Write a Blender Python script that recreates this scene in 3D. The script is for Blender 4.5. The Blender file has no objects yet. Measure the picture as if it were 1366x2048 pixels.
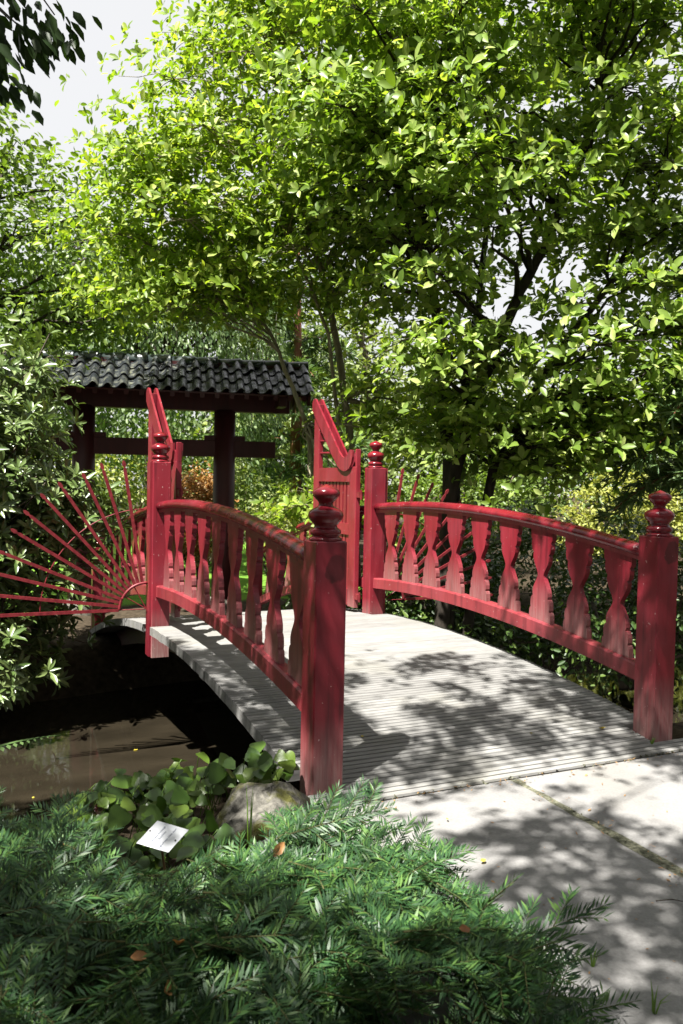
import bpy, math
import numpy as np
from mathutils import Matrix, Vector

rng = np.random.default_rng(7)
R_ = math.radians
scene = bpy.context.scene
col = scene.collection

# ------------------------------------------------------------------ camera
CAM = np.array([-1.5602, -3.6802, 1.5381])
PITCH, ROLL, YAW = -0.0352, 0.0188, -0.4309
fw = np.array([-math.sin(YAW) * math.cos(PITCH), math.cos(YAW) * math.cos(PITCH), math.sin(PITCH)])
rt = np.array([math.cos(YAW), math.sin(YAW), 0.0])
up = np.cross(rt, fw)
r2 = math.cos(ROLL) * rt + math.sin(ROLL) * up
u2 = -math.sin(ROLL) * rt + math.cos(ROLL) * up
cd = bpy.data.cameras.new('camera')
cd.sensor_fit = 'VERTICAL'
cd.sensor_height = 36.0
cd.lens = 36.0 * 1636.1 / 2048.0
cd.clip_end = 400.0
cd.dof.use_dof = True
cd.dof.focus_distance = 5.2
cd.dof.aperture_fstop = 5.0
cam = bpy.data.objects.new('camera', cd)
col.objects.link(cam)
cam.matrix_world = Matrix(((r2[0], u2[0], -fw[0], CAM[0]), (r2[1], u2[1], -fw[1], CAM[1]),
                           (r2[2], u2[2], -fw[2], CAM[2]), (0, 0, 0, 1)))
scene.camera = cam

# ------------------------------------------------------------------ sky, sun, exposure
SUN = np.array([0.403, 0.229, -0.886])          # the way the light travels
world = bpy.data.worlds.new('World')
scene.world = world
world.use_nodes = True
wn = world.node_tree.nodes
wl = world.node_tree.links
bg = wn['Background']
sky = wn.new('ShaderNodeTexSky')
sky.sky_type = 'NISHITA'
sky.sun_disc = False
sky.sun_elevation = R_(62.4)
sky.sun_rotation = R_(240.4)
sky.air_density = 1.0
sky.dust_density = 4.0
sky.ozone_density = 1.0
veil = wn.new('ShaderNodeMix')                  # thin high cloud, the same all round
veil.data_type = 'RGBA'
veil.inputs[0].default_value = 0.75
veil.inputs[7].default_value = (10.0, 9.9, 9.8, 1)
wl.new(sky.outputs[0], veil.inputs[6])
wl.new(veil.outputs[2], bg.inputs['Color'])
bg.inputs['Strength'].default_value = 0.0325
sd = bpy.data.lights.new('sun', 'SUN')
sd.energy = 5.0
sd.angle = R_(0.53)
sd.color = (1.0, 0.965, 0.90)
sun = bpy.data.objects.new('sun', sd)
col.objects.link(sun)
sun.rotation_euler = Vector(SUN).to_track_quat('-Z', 'Y').to_euler()
sun.location = (-6, -4, 14)
scene.view_settings.view_transform = 'Standard'
scene.view_settings.look = 'None'
scene.view_settings.exposure = 1.82
scene.view_settings.gamma = 1.0
scene.view_settings.use_curve_mapping = False
scene.cycles.max_bounces = 8
scene.cycles.transmission_bounces = 6
scene.cycles.use_denoising = True
scene.cycles.sample_clamp_indirect = 6.0

# ------------------------------------------------------------------ helpers
def nodes(name):
    m = bpy.data.materials.new(name)
    m.use_nodes = True
    nt = m.node_tree
    return m, nt.nodes, nt.links, nt.nodes['Principled BSDF'], nt.nodes['Material Output']

def setv(b, **k):
    names = dict(rough='Roughness', spec='Specular IOR Level', metal='Metallic', coat='Coat Weight', coatr='Coat Roughness')
    for a, v in k.items():
        b.inputs[names[a]].default_value = v

def noise(n, l, scale, detail=4.0, coord='Object', stretch=None, rough=0.55):
    tc = n.new('ShaderNodeTexCoord')
    t = n.new('ShaderNodeTexNoise')
    t.inputs['Scale'].default_value = scale
    t.inputs['Detail'].default_value = detail
    t.inputs['Roughness'].default_value = rough
    if coord == 'World':
        g = n.new('ShaderNodeNewGeometry')
        src = g.outputs['Position']
    else:
        src = tc.outputs[coord]
    if stretch:
        mp = n.new('ShaderNodeMapping')
        mp.inputs['Scale'].default_value = stretch
        l.new(src, mp.inputs['Vector'])
        src = mp.outputs[0]
    l.new(src, t.inputs['Vector'])
    return t.outputs['Fac']

def ramp(n, l, fac, stops):
    r = n.new('ShaderNodeValToRGB')
    e = r.color_ramp.elements
    while len(e) < len(stops):
        e.new(0.5)
    for i, (p, c) in enumerate(stops):
        e[i].position = p
        e[i].color = (c[0], c[1], c[2], 1) if isinstance(c, (tuple, list)) else (c, c, c, 1)
    l.new(fac, r.inputs[0])
    return r.outputs[0]

def mixc(n, l, fac, a, b, mode='MIX'):
    m = n.new('ShaderNodeMix')
    m.data_type = 'RGBA'
    m.blend_type = mode
    for sock, v in ((0, fac), (6, a), (7, b)):
        if hasattr(v, 'is_linked'):
            l.new(v, m.inputs[sock])
        elif sock == 0:
            m.inputs[0].default_value = v
        else:
            m.inputs[sock].default_value = (v[0], v[1], v[2], 1)
    return m.outputs[2]

def math2(n, l, op, a, b=0.0):
    m = n.new('ShaderNodeMath')
    m.operation = op
    for i, v in ((0, a), (1, b)):
        if hasattr(v, 'is_linked'):
            l.new(v, m.inputs[i])
        else:
            m.inputs[i].default_value = v
    return m.outputs[0]

def bump(n, l, b, h, strength, dist):
    bp = n.new('ShaderNodeBump')
    bp.inputs['Strength'].default_value = strength
    bp.inputs['Distance'].default_value = dist
    l.new(h, bp.inputs['Height'])
    l.new(bp.outputs[0], b.inputs['Normal'])

def mat_leaf(name, c1, c2, c3=None, transl=0.35, rough=0.42, spec=0.4, tcol=(1.25, 1.35, 0.35)):
    m, n, l, b, out = nodes(name)
    g = n.new('ShaderNodeNewGeometry')
    oi = n.new('ShaderNodeObjectInfo')
    f = math2(n, l, 'FRACT', math2(n, l, 'ADD', g.outputs['Random Per Island'], oi.outputs['Random']))
    stops = [(0.0, c1), (0.75, c2)] if c3 is None else [(0.0, c1), (0.6, c2), (0.97, c3)]
    c = ramp(n, l, f, stops)
    back = mixc(n, l, g.outputs['Backfacing'], c, mixc(n, l, 0.35, c, (0.13, 0.16, 0.08)))
    l.new(back, b.inputs['Base Color'])
    setv(b, rough=rough, spec=spec)
    if transl > 0:
        t = n.new('ShaderNodeBsdfTranslucent')
        tc = mixc(n, l, 1.0, c, tcol, 'MULTIPLY')
        l.new(tc, t.inputs['Color'])
        mx = n.new('ShaderNodeMixShader')
        mx.inputs[0].default_value = transl
        l.new(b.outputs[0], mx.inputs[1])
        l.new(t.outputs[0], mx.inputs[2])
        l.new(mx.outputs[0], out.inputs['Surface'])
    return m

def mat_plain(name, c1, c2, scale=8, rough=0.7, bstr=0.3, bdist=0.01, stretch=None, spec=0.3, coord='World', coat=0.0):
    m, n, l, b, out = nodes(name)
    f = noise(n, l, scale, 6, coord, stretch)
    l.new(ramp(n, l, f, [(0.3, c1), (0.7, c2)]), b.inputs['Base Color'])
    setv(b, rough=rough, spec=spec, coat=coat)
    if bstr:
        bump(n, l, b, f, bstr, bdist)
    return m

# ------------------------------------------------------------------ materials
def mat_red(name, dusty=0.0, lo=0.0, hi=0.35, base=((0.125, 0.007, 0.014), (0.245, 0.021, 0.033)), rough=0.33, stain=0):
    m, n, l, b, out = nodes(name)
    f = noise(n, l, 6, 5, 'World', (1, 1, 0.25))
    c = ramp(n, l, f, [(0.25, base[0]), (0.75, base[1])])
    g = noise(n, l, 70, 4, 'World', (1, 1, 0.08))
    chalk = math2(n, l, 'MULTIPLY', ramp(n, l, noise(n, l, 3.2, 3, 'World'), [(0.48, 0.0), (0.75, 0.5)]), 0.5)
    c = mixc(n, l, chalk, c, (0.20, 0.055, 0.075))
    streak = ramp(n, l, noise(n, l, 22, 5, 'World', (1, 1, 0.06)), [(0.52, 0.0), (0.70, 0.6)])
    c = mixc(n, l, streak, c, (0.05, 0.006, 0.010))
    if dusty:
        tc = n.new('ShaderNodeTexCoord')
        sx = n.new('ShaderNodeSeparateXYZ')
        l.new(tc.outputs['Object'], sx.inputs[0])
        mr = n.new('ShaderNodeMapRange')
        mr.inputs['From Min'].default_value = lo
        mr.inputs['From Max'].default_value = hi
        mr.inputs['To Min'].default_value = 1.0
        mr.inputs['To Max'].default_value = 0.0
        l.new(sx.outputs['Z'], mr.inputs['Value'])
        k = math2(n, l, 'MULTIPLY', mr.outputs[0], dusty)
        k = math2(n, l, 'MULTIPLY', k, ramp(n, l, g, [(0.35, 0.45), (0.62, 1.0)]))
        c = mixc(n, l, k, c, (0.28, 0.185, 0.17))
    if stain:                                                  # the dark weather patch near the top of an end post
        tc = n.new('ShaderNodeTexCoord')
        mp = n.new('ShaderNodeMapping')
        mp.inputs['Location'].default_value = (-0.105 / 0.055, 0, -stain / 0.075)
        mp.inputs['Scale'].default_value = (1 / 0.055, 0.0, 1 / 0.075)
        l.new(tc.outputs['Object'], mp.inputs['Vector'])
        ln = n.new('ShaderNodeVectorMath')
        ln.operation = 'LENGTH'
        l.new(mp.outputs[0], ln.inputs[0])
        dd = math2(n, l, 'ADD', ln.outputs['Value'], math2(n, l, 'MULTIPLY', noise(n, l, 14, 3, 'Object'), 1.1))
        c = mixc(n, l, ramp(n, l, math2(n, l, 'MULTIPLY', dd, 0.5), [(0.72, 0.8), (0.80, 0.0)]), c, (0.05, 0.007, 0.009))
    specks = ramp(n, l, noise(n, l, 48, 3, 'World'), [(0.70, 0.0), (0.73, 0.75)])
    c = mixc(n, l, specks, c, (0.45, 0.33, 0.31))
    l.new(c, b.inputs['Base Color'])
    setv(b, rough=rough, spec=0.4)
    l.new(ramp(n, l, f, [(0.2, rough - 0.07), (0.8, rough + 0.12)]), b.inputs['Roughness'])
    bump(n, l, b, g, 0.25, 0.003)
    return m

M = {}
M['red'] = mat_red('red_paint')
M['red_post'] = mat_red('red_paint_post', 0.95, 0.0, 0.46, rough=0.36)
M['red_end'] = mat_red('red_paint_end_post', 0.95, 0.0, 0.46, rough=0.36, stain=1.2)
M['red_bal'] = mat_red('red_paint_baluster', 0.55, 0.0, 0.3)
M['red_rail'] = mat_red('red_paint_bottom_rail', 0.0, base=((0.155, 0.015, 0.020), (0.27, 0.040, 0.048)), rough=0.42)
M['red_gloss'] = mat_red('red_paint_handrail', 0.0, base=((0.085, 0.004, 0.008), (0.20, 0.013, 0.021)), rough=0.2)
M['dark_red'] = mat_plain('dark_brown_red_stain', (0.030, 0.006, 0.007), (0.055, 0.011, 0.012), 9, 0.5, 0.2, 0.004, (1, 1, 0.2))
M['iron'] = mat_plain('painted_iron', (0.10, 0.009, 0.013), (0.20, 0.025, 0.03), 30, 0.45, 0.2, 0.002)

def mat_deck():
    m, n, l, b, out = nodes('weathered_deck_board')
    f = noise(n, l, 5, 6, 'World', (0.5, 3, 1))
    g = noise(n, l, 60, 5, 'World', (0.12, 1, 1))
    oi = n.new('ShaderNodeObjectInfo')
    c = ramp(n, l, f, [(0.25, (0.155, 0.152, 0.146)), (0.75, (0.24, 0.237, 0.23))])
    c = mixc(n, l, 0.4, c, ramp(n, l, g, [(0.3, (0.09, 0.087, 0.08)), (0.7, (0.30, 0.295, 0.286))]))
    c = mixc(n, l, 1.0, c, ramp(n, l, oi.outputs['Random'], [(0.0, 0.86), (1.0, 1.06)]), 'MULTIPLY')
    st = ramp(n, l, noise(n, l, 1.7, 4, 'World'), [(0.5, 0.0), (0.75, 0.35)])
    c = mixc(n, l, st, c, (0.20, 0.19, 0.14))
    l.new(c, b.inputs['Base Color'])
    setv(b, rough=0.8, spec=0.25)
    bump(n, l, b, g, 0.35, 0.004)
    return m
M['deck'] = mat_deck()

def mat_path():
    m, n, l, b, out = nodes('concrete_slab')
    f = noise(n, l, 2.2, 6, 'World')
    g = noise(n, l, 90, 4, 'World')
    sp = noise(n, l, 260, 2, 'World')
    c = ramp(n, l, f, [(0.3, (0.17, 0.166, 0.162)), (0.7, (0.235, 0.23, 0.225))])
    c = mixc(n, l, 0.25, c, ramp(n, l, g, [(0.3, (0.11, 0.108, 0.104)), (0.7, (0.29, 0.285, 0.278))]))
    c = mixc(n, l, ramp(n, l, sp, [(0.62, 0.0), (0.72, 0.5)]), c, (0.15, 0.145, 0.14))
    c = mixc(n, l, ramp(n, l, noise(n, l, 0.9, 5, 'World'), [(0.55, 0.0), (0.75, 0.4)]), c, (0.19, 0.18, 0.155))
    l.new(c, b.inputs['Base Color'])
    setv(b, rough=0.85, spec=0.2)
    bump(n, l, b, g, 0.3, 0.004)
    return m
M['path'] = mat_path()

def mat_ground():
    m, n, l, b, out = nodes('garden_ground')
    g = n.new('ShaderNodeNewGeometry')
    sx = n.new('ShaderNodeSeparateXYZ')
    l.new(g.outputs['Position'], sx.inputs[0])
    lawn = math2(n, l, 'MULTIPLY', ramp(n, l, math2(n, l, 'MULTIPLY', sx.outputs['Y'], 0.05), [(0.49, 0.0), (0.50, 1.0)]), ramp(n, l, math2(n, l, 'MULTIPLY', sx.outputs['X'], 0.1), [(0.62, 1.0), (0.66, 0.0)]))
    f = noise(n, l, 14, 6, 'World')
    soil = ramp(n, l, f, [(0.3, (0.022, 0.016, 0.010)), (0.7, (0.065, 0.05, 0.033))])
    grass = ramp(n, l, noise(n, l, 3, 8, 'World'), [(0.3, (0.075, 0.17, 0.020)), (0.7, (0.125, 0.235, 0.030))])
    l.new(mixc(n, l, lawn, soil, grass), b.inputs['Base Color'])
    setv(b, rough=0.95, spec=0.1)
    bump(n, l, b, f, 0.7, 0.04)
    return m
M['ground'] = mat_ground()

def mat_water():
    m, n, l, b, out = nodes('murky_pond_water')
    f = noise(n, l, 1.6, 5, 'World', (1, 2.2, 1))
    g = noise(n, l, 9, 4, 'World', (1, 2.5, 1))
    c = ramp(n, l, f, [(0.3, (0.012, 0.0098, 0.0064)), (0.7, (0.023, 0.0185, 0.012))])
    c = mixc(n, l, ramp(n, l, g, [(0.5, 0.0), (0.7, 0.5)]), c, (0.016, 0.013, 0.009))
    l.new(c, b.inputs['Base Color'])
    setv(b, rough=0.04, spec=0.35)
    bump(n, l, b, noise(n, l, 5, 2, 'World', (1, 1.8, 1)), 0.05, 0.01)
    return m
M['water'] = mat_water()
M['bark'] = mat_plain('bark_grey_brown', (0.045, 0.036, 0.026), (0.13, 0.11, 0.08), 18, 0.9, 0.6, 0.02, (1, 1, 0.25))
M['bark_pale'] = mat_plain('bark_pale', (0.13, 0.115, 0.075), (0.27, 0.24, 0.16), 12, 0.85, 0.5, 0.01, (1, 1, 0.3))
M['bark_dark'] = mat_plain('bark_dark', (0.020, 0.016, 0.012), (0.055, 0.045, 0.034), 18, 0.9, 0.6, 0.02, (1, 1, 0.25))
M['bark_red'] = mat_plain('bark_red', (0.12, 0.05, 0.03), (0.25, 0.11, 0.06), 12, 0.9, 0.6, 0.02, (1, 1, 0.25))
M['twig'] = mat_plain('yew_stem', (0.045, 0.050, 0.015), (0.09, 0.085, 0.03), 40, 0.8, 0.0)

def mat_tile():
    m, n, l, b, out = nodes('glazed_dark_roof_tile')
    oi = n.new('ShaderNodeObjectInfo')
    f = noise(n, l, 9, 5, 'World')
    c = ramp(n, l, oi.outputs['Random'], [(0.0, (0.012, 0.014, 0.017)), (1.0, (0.032, 0.036, 0.040))])
    c = mixc(n, l, ramp(n, l, f, [(0.52, 0.0), (0.70, 0.7)]), c, (0.13, 0.135, 0.09))
    c = mixc(n, l, ramp(n, l, noise(n, l, 30, 3, 'World'), [(0.62, 0.0), (0.7, 0.7)]), c, (0.10, 0.11, 0.04))
    l.new(c, b.inputs['Base Color'])
    setv(b, rough=0.35, spec=0.5)
    l.new(ramp(n, l, f, [(0.4, 0.22), (0.65, 0.6)]), b.inputs['Roughness'])
    bump(n, l, b, noise(n, l, 45, 3, 'World'), 0.3, 0.006)
    return m
M['tile'] = mat_tile()
M['ridge'] = mat_plain('ridge_tile_glaze', (0.015, 0.024, 0.023), (0.035, 0.046, 0.044), 8, 0.3, 0.15, 0.004, spec=0.5)

def mat_rock():
    m, n, l, b, out = nodes('mossy_boulder')
    f = noise(n, l, 7, 6, 'World')
    g = noise(n, l, 30, 6, 'World')
    c = ramp(n, l, g, [(0.3, (0.05, 0.048, 0.042)), (0.7, (0.19, 0.18, 0.155))])
    c = mixc(n, l, ramp(n, l, f, [(0.47, 0.0), (0.6, 0.9)]), c, (0.085, 0.085, 0.018))
    l.new(c, b.inputs['Base Color'])
    setv(b, rough=0.9, spec=0.15)
    bump(n, l, b, g, 0.8, 0.03)
    return m
M['rock'] = mat_rock()
M['debris'] = mat_plain('joint_grit', (0.045, 0.045, 0.03), (0.20, 0.20, 0.14), 60, 0.95, 0.8, 0.01)
M['stone_wall'] = mat_plain('abutment_stone', (0.06, 0.055, 0.045), (0.17, 0.16, 0.13), 9, 0.9, 0.6, 0.03)
M['white_plate'] = mat_plain('white_enamel_plate', (0.72, 0.74, 0.78), (0.80, 0.82, 0.86), 20, 0.35, 0.0)
M['blue_ink'] = mat_plain('dark_blue_ink', (0.02, 0.04, 0.12), (0.03, 0.06, 0.16), 20, 0.5, 0.0)
M['dark_metal'] = mat_plain('dark_screw', (0.03, 0.03, 0.03), (0.06, 0.06, 0.06), 20, 0.5, 0.0)
M['stake'] = mat_plain('stake_wood', (0.10, 0.07, 0.04), (0.2, 0.14, 0.08), 20, 0.8, 0.2, 0.004)

M['mag'] = mat_leaf('magnolia_leaf', (0.105, 0.175, 0.018), (0.215, 0.315, 0.034), (0.40, 0.46, 0.11), 0.46, 0.45, 0.35)
M['mag_b'] = mat_leaf('magnolia_leaf_fresh', (0.10, 0.17, 0.024), (0.205, 0.305, 0.050), (0.40, 0.47, 0.15), 0.42, 0.40, 0.4)
M['rhodo'] = mat_leaf('rhododendron_leaf', (0.060, 0.105, 0.026), (0.115, 0.17, 0.05), (0.18, 0.23, 0.085), 0.16, 0.30, 0.6)
M['yew'] = mat_leaf('yew_needle', (0.013, 0.044, 0.015), (0.034, 0.092, 0.026), (0.085, 0.165, 0.035), 0.18, 0.45, 0.4)
M['ivy'] = mat_leaf('ivy_leaf', (0.035, 0.080, 0.012), (0.070, 0.130, 0.018), (0.11, 0.17, 0.025), 0.22, 0.35, 0.4)
M['canopy'] = mat_leaf('overhead_leaf', (0.016, 0.036, 0.010), (0.032, 0.065, 0.014), None, 0.22, 0.45, 0.3)  # base darkened to stand in for shade on the drooping corner leaves
M['lime'] = mat_leaf('lime_green_leaf', (0.08, 0.135, 0.025), (0.15, 0.22, 0.045), (0.20, 0.27, 0.07), 0.4)
M['weep'] = mat_leaf('weeping_leaf', (0.055, 0.10, 0.034), (0.115, 0.175, 0.065), (0.19, 0.26, 0.11), 0.3)
M['acer'] = mat_leaf('golden_acer_leaf', (0.20, 0.23, 0.04), (0.31, 0.33, 0.07), (0.42, 0.43, 0.13), 0.4, tcol=(1.1, 1.1, 0.5))
M['orange'] = mat_leaf('copper_maple_leaf', (0.27, 0.12, 0.035), (0.38, 0.20, 0.06), (0.42, 0.27, 0.10), 0.3, tcol=(1.1, 0.9, 0.5))
M['dark_shrub'] = mat_leaf('dark_evergreen_leaf', (0.022, 0.052, 0.010), (0.05, 0.095, 0.018), (0.10, 0.15, 0.03), 0.2)
M['conifer'] = mat_leaf('conifer_spray', (0.05, 0.10, 0.035), (0.10, 0.165, 0.06), (0.15, 0.22, 0.08), 0.25)
M['pale'] = mat_leaf('pale_variegated_leaf', (0.20, 0.24, 0.06), (0.32, 0.35, 0.10), (0.42, 0.43, 0.18), 0.35)
M['far'] = mat_leaf('distant_leaf', (0.045, 0.085, 0.020), (0.095, 0.15, 0.034), (0.16, 0.21, 0.06), 0.35)
M['far_pale'] = mat_leaf('distant_pale_leaf', (0.09, 0.13, 0.035), (0.17, 0.22, 0.07), (0.25, 0.29, 0.10), 0.4)
M['fern'] = mat_leaf('fern_pinna', (0.05, 0.12, 0.025), (0.085, 0.17, 0.04), None, 0.35)
M['grass'] = mat_leaf('grass_blade', (0.07, 0.15, 0.02), (0.14, 0.24, 0.04), None, 0.35)
M['dry'] = mat_leaf('dry_leaf', (0.28, 0.12, 0.045), (0.45, 0.22, 0.09), (0.55, 0.30, 0.12), 0.25, tcol=(1.2, 0.9, 0.5))
M['yellow_leaf'] = mat_leaf('yellow_fallen_leaf', (0.45, 0.36, 0.04), (0.55, 0.46, 0.08), None, 0.25, tcol=(1.1, 1.0, 0.4))

# ------------------------------------------------------------------ mesh builders
class MB:
    def __init__(s):
        s.v = []
        s.f = []
    def add(s, v, f):
        o = len(s.v)
        s.v += [tuple(map(float, p)) for p in v]
        s.f += [tuple(i + o for i in q) for q in f]
        return s
    def box(s, a, b):
        (x0, y0, z0), (x1, y1, z1) = a, b
        return s.add([(x0, y0, z0), (x1, y0, z0), (x1, y1, z0), (x0, y1, z0), (x0, y0, z1), (x1, y0, z1), (x1, y1, z1), (x0, y1, z1)],
                     [(3, 2, 1, 0), (4, 5, 6, 7), (0, 1, 5, 4), (1, 2, 6, 5), (2, 3, 7, 6), (3, 0, 4, 7)])
    def cbox(s, a, b, c):
        """box with chamfered vertical edges and a chamfered top"""
        (x0, y0, z0), (x1, y1, z1) = a, b
        def ring(z, i, k):
            return [(x0 + i + k, y0 + i, z), (x1 - i - k, y0 + i, z), (x1 - i, y0 + i + k, z), (x1 - i, y1 - i - k, z),
                    (x1 - i - k, y1 - i, z), (x0 + i + k, y1 - i, z), (x0 + i, y1 - i - k, z), (x0 + i, y0 + i + k, z)]
        v = ring(z0, 0, c) + ring(z1 - c, 0, c) + ring(z1, c, c * 0.5)
        f = [tuple(range(7, -1, -1)), tuple(range(16, 24))]
        for r in (0, 8):
            f += [(r + i, r + (i + 1) % 8, r + 8 + (i + 1) % 8, r + 8 + i) for i in range(8)]
        return s.add(v, f)
    def prism(s, pts, t0, t1, put):
        """polygon pts (a,b) extruded from t0 to t1; put(a,b,t) -> xyz"""
        n = len(pts)
        v = [put(a, b, t0) for a, b in pts] + [put(a, b, t1) for a, b in pts]
        f = [tuple(range(n - 1, -1, -1)), tuple(range(n, 2 * n))] + [(i, (i + 1) % n, n + (i + 1) % n, n + i) for i in range(n)]
        return s.add(v, f)
    def sweep(s, prof, path, put):
        """closed profile (a,b) carried along path; put(a,b,p)"""
        n = len(prof)
        v = [put(a, b, p) for p in path for a, b in prof]
        f = []
        for k in range(len(path) - 1):
            f += [(k * n + i, k * n + (i + 1) % n, (k + 1) * n + (i + 1) % n, (k + 1) * n + i) for i in range(n)]
        f += [tuple(range(n - 1, -1, -1)), tuple((len(path) - 1) * n + i for i in range(n))]
        return s.add(v, f)
    def lathe(s, prof, n=24, c=(0, 0, 0)):
        v = [(c[0] + r * math.cos(2 * math.pi * i / n), c[1] + r * math.sin(2 * math.pi * i / n), c[2] + z) for r, z in prof for i in range(n)]
        f = []
        for k in range(len(prof) - 1):
            f += [(k * n + i, k * n + (i + 1) % n, (k + 1) * n + (i + 1) % n, (k + 1) * n + i) for i in range(n)]
        return s.add(v, f)
    def tube(s, pts, rad, n=8):
        pts = np.array(pts, float)
        rad = np.broadcast_to(np.array(rad, float), (len(pts),))
        v = []
        for i, p in enumerate(pts):
            d = pts[min(i + 1, len(pts) - 1)] - pts[max(i - 1, 0)]
            d = d / (np.linalg.norm(d) + 1e-9)
            a = np.cross(d, (0.31, 0.17, 0.93) if abs(d[2]) < 0.9 else (1, 0.1, 0))
            a /= np.linalg.norm(a)
            b = np.cross(d, a)
            v += [tuple(p + rad[i] * (math.cos(2 * math.pi * k / n) * a + math.sin(2 * math.pi * k / n) * b)) for k in range(n)]
        f = []
        for k in range(len(pts) - 1):
            f += [(k * n + i, k * n + (i + 1) % n, (k + 1) * n + (i + 1) % n, (k + 1) * n + i) for i in range(n)]
        f += [tuple(range(n - 1, -1, -1)), tuple((len(pts) - 1) * n + i for i in range(n))]
        return s.add(v, f)
    def mesh(s, name, smooth=False):
        me = bpy.data.meshes.new(name)
        me.from_pydata(s.v, [], s.f)
        if smooth:
            me.shade_smooth()
        me.update()
        return me

def tag(o, label=None, cat=None, group=None, kind=None):
    if label: o['label'] = label
    if cat: o['category'] = cat
    if group: o['group'] = group
    if kind: o['kind'] = kind
    return o

def put(name, me, mat=None, parent=None, loc=None, rot=None, world=True):
    """link a mesh as one object; under a top-level Empty its mesh may be given in world coordinates"""
    o = bpy.data.objects.new(name, me)
    col.objects.link(o)
    if mat is not None and me is not None and not me.materials:
        me.materials.append(M[mat] if isinstance(mat, str) else mat)
    if loc is not None: o.location = loc
    if rot is not None: o.rotation_euler = rot
    if parent is not None:
        o.parent = parent
        if world:
            o.matrix_parent_inverse = Matrix.Translation(-Vector(parent.location))
    return o

def empty(name, loc=(0, 0, 0), rz=0.0, parent=None):
    o = bpy.data.objects.new(name, None)
    o.empty_display_size = 0.2
    col.objects.link(o)
    o.location = loc
    o.rotation_euler = (0, 0, rz)
    if parent is not None:
        o.parent = parent
    return o

def norm(a):
    return a / (np.linalg.norm(a, axis=-1, keepdims=True) + 1e-9)

def frames(d, nrm):
    """rotation matrices whose x axis runs along d and whose z axis is near nrm"""
    x = norm(d)
    y = norm(np.cross(nrm, x))
    z = np.cross(x, y)
    return np.stack([x, y, z], -1)

LEAF = (np.array([(0, 0, 0), (.30, -.22, .06), (.70, -.19, .04), (1, 0, -.10), (.70, .19, .04), (.30, .22, .06)], float),
        np.array([(0, 1, 2, 3), (0, 3, 4, 5)]))
LEAF8 = (np.array([(0, 0, 0), (.16, -.13, .03), (.46, -.24, .055), (.80, -.17, .01), (1, 0, -.14), (.80, .17, .01), (.46, .24, .055), (.16, .13, .03), (.5, 0, 0)], float),
         np.array([(0, 1, 2, 8), (8, 2, 3, 4), (8, 4, 5, 6), (0, 8, 6, 7)]))
LEAFN = (LEAF8[0] * np.array([1, .62, 1.0]), LEAF8[1])
ROUND = (np.array([(0, 0, 0), (.25, -.33, .05), (.75, -.33, .03), (1, 0, -.08), (.75, .33, .03), (.25, .33, .05)], float), LEAF[1])
NEEDLE = (np.array([(0, 0, 0), (.45, -.080, .0), (1, 0, -.03), (.45, .080, 0)], float), np.array([(0, 1, 2, 3)]))

def cloud(name, tmpl, pos, rot, size):
    tv, tf = tmpl
    n, k = len(pos), len(tv)
    v = np.einsum('nij,kj->nki', rot, tv) * np.asarray(size).reshape(n, 1, 1) + pos[:, None, :]
    f = (tf[None] + (np.arange(n) * k)[:, None, None]).reshape(-1)
    return quadmesh(name, v.reshape(-1, 3), f, tf.shape[1])

def quadmesh(name, v, f, q=4):
    me = bpy.data.meshes.new(name)
    nf = len(f) // q
    me.vertices.add(len(v))
    me.vertices.foreach_set('co', np.ascontiguousarray(v, dtype=np.float32).ravel())
    me.loops.add(len(f))
    me.loops.foreach_set('vertex_index', np.ascontiguousarray(f, dtype=np.int32))
    me.polygons.add(nf)
    me.polygons.foreach_set('loop_start', np.arange(nf, dtype=np.int32) * q)
    me.update(calc_edges=True)
    return me

def sph(n):
    return norm(rng.normal(size=(n, 3)))

def limb(a, b, r0, r1, sag=0.15, n=6, wob=0.05):
    a, b = np.array(a, float), np.array(b, float)
    t = np.linspace(0, 1, n)[:, None]
    p = a + (b - a) * t
    p[:, 2] += (np.sin(np.pi * t[:, 0]) * sag * np.linalg.norm(b - a))
    w = rng.normal(size=(n, 3)) * wob * np.linalg.norm(b - a) / n
    w[0] = w[-1] = 0
    return p + w, np.linspace(r0, r1, n)

# ------------------------------------------------------------------ the setting
def gz(x, y):
    x, y = np.asarray(x, float), np.asarray(y, float)
    sm = lambda a, b, t: np.clip((t - a) / (b - a), 0, 1) ** 2 * (3 - 2 * np.clip((t - a) / (b - a), 0, 1))
    near = np.where(x < -0.1, 0.30 + 0.10 * np.sin(x * 2.1), np.where(x > 2.6, 0.45, 0.10))
    a = sm(near, near + 0.55, y)
    far = 6.3 + 0.25 * np.sin(x * 0.9)
    b = sm(far, far + 0.7, y)
    z = -0.06 - 1.5 * a + 1.02 * b + 0.55 * sm(11, 40, y) + 0.03 * np.sin(x * 3.1 + y * 1.7) * (1 - sm(-.3, 0, y) * (1 - b))
    return np.where((y < 0.0) & (x > -0.6), np.minimum(z, -0.055), z)

xs = np.concatenate([np.linspace(-90, -8, 14), np.linspace(-7, 12, 77), np.linspace(13, 90, 14)])
ys = np.concatenate([np.linspace(-40, -6, 10), np.linspace(-5, 14, 96), np.linspace(15, 150, 22)])
X, Y = np.meshgrid(xs, ys, indexing='ij')
V = np.stack([X, Y, gz(X, Y)], -1).reshape(-1, 3)
ny = len(ys)
idx = np.arange(len(xs) * ny).reshape(len(xs), ny)
F = np.stack([idx[:-1, :-1], idx[1:, :-1], idx[1:, 1:], idx[:-1, 1:]], -1).reshape(-1)
gm = quadmesh('ground', V, F)
gm.shade_smooth()
tag(put('ground', gm, 'ground'), 'dark soil banks and sunlit lawn round the pond', kind='structure')

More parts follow.
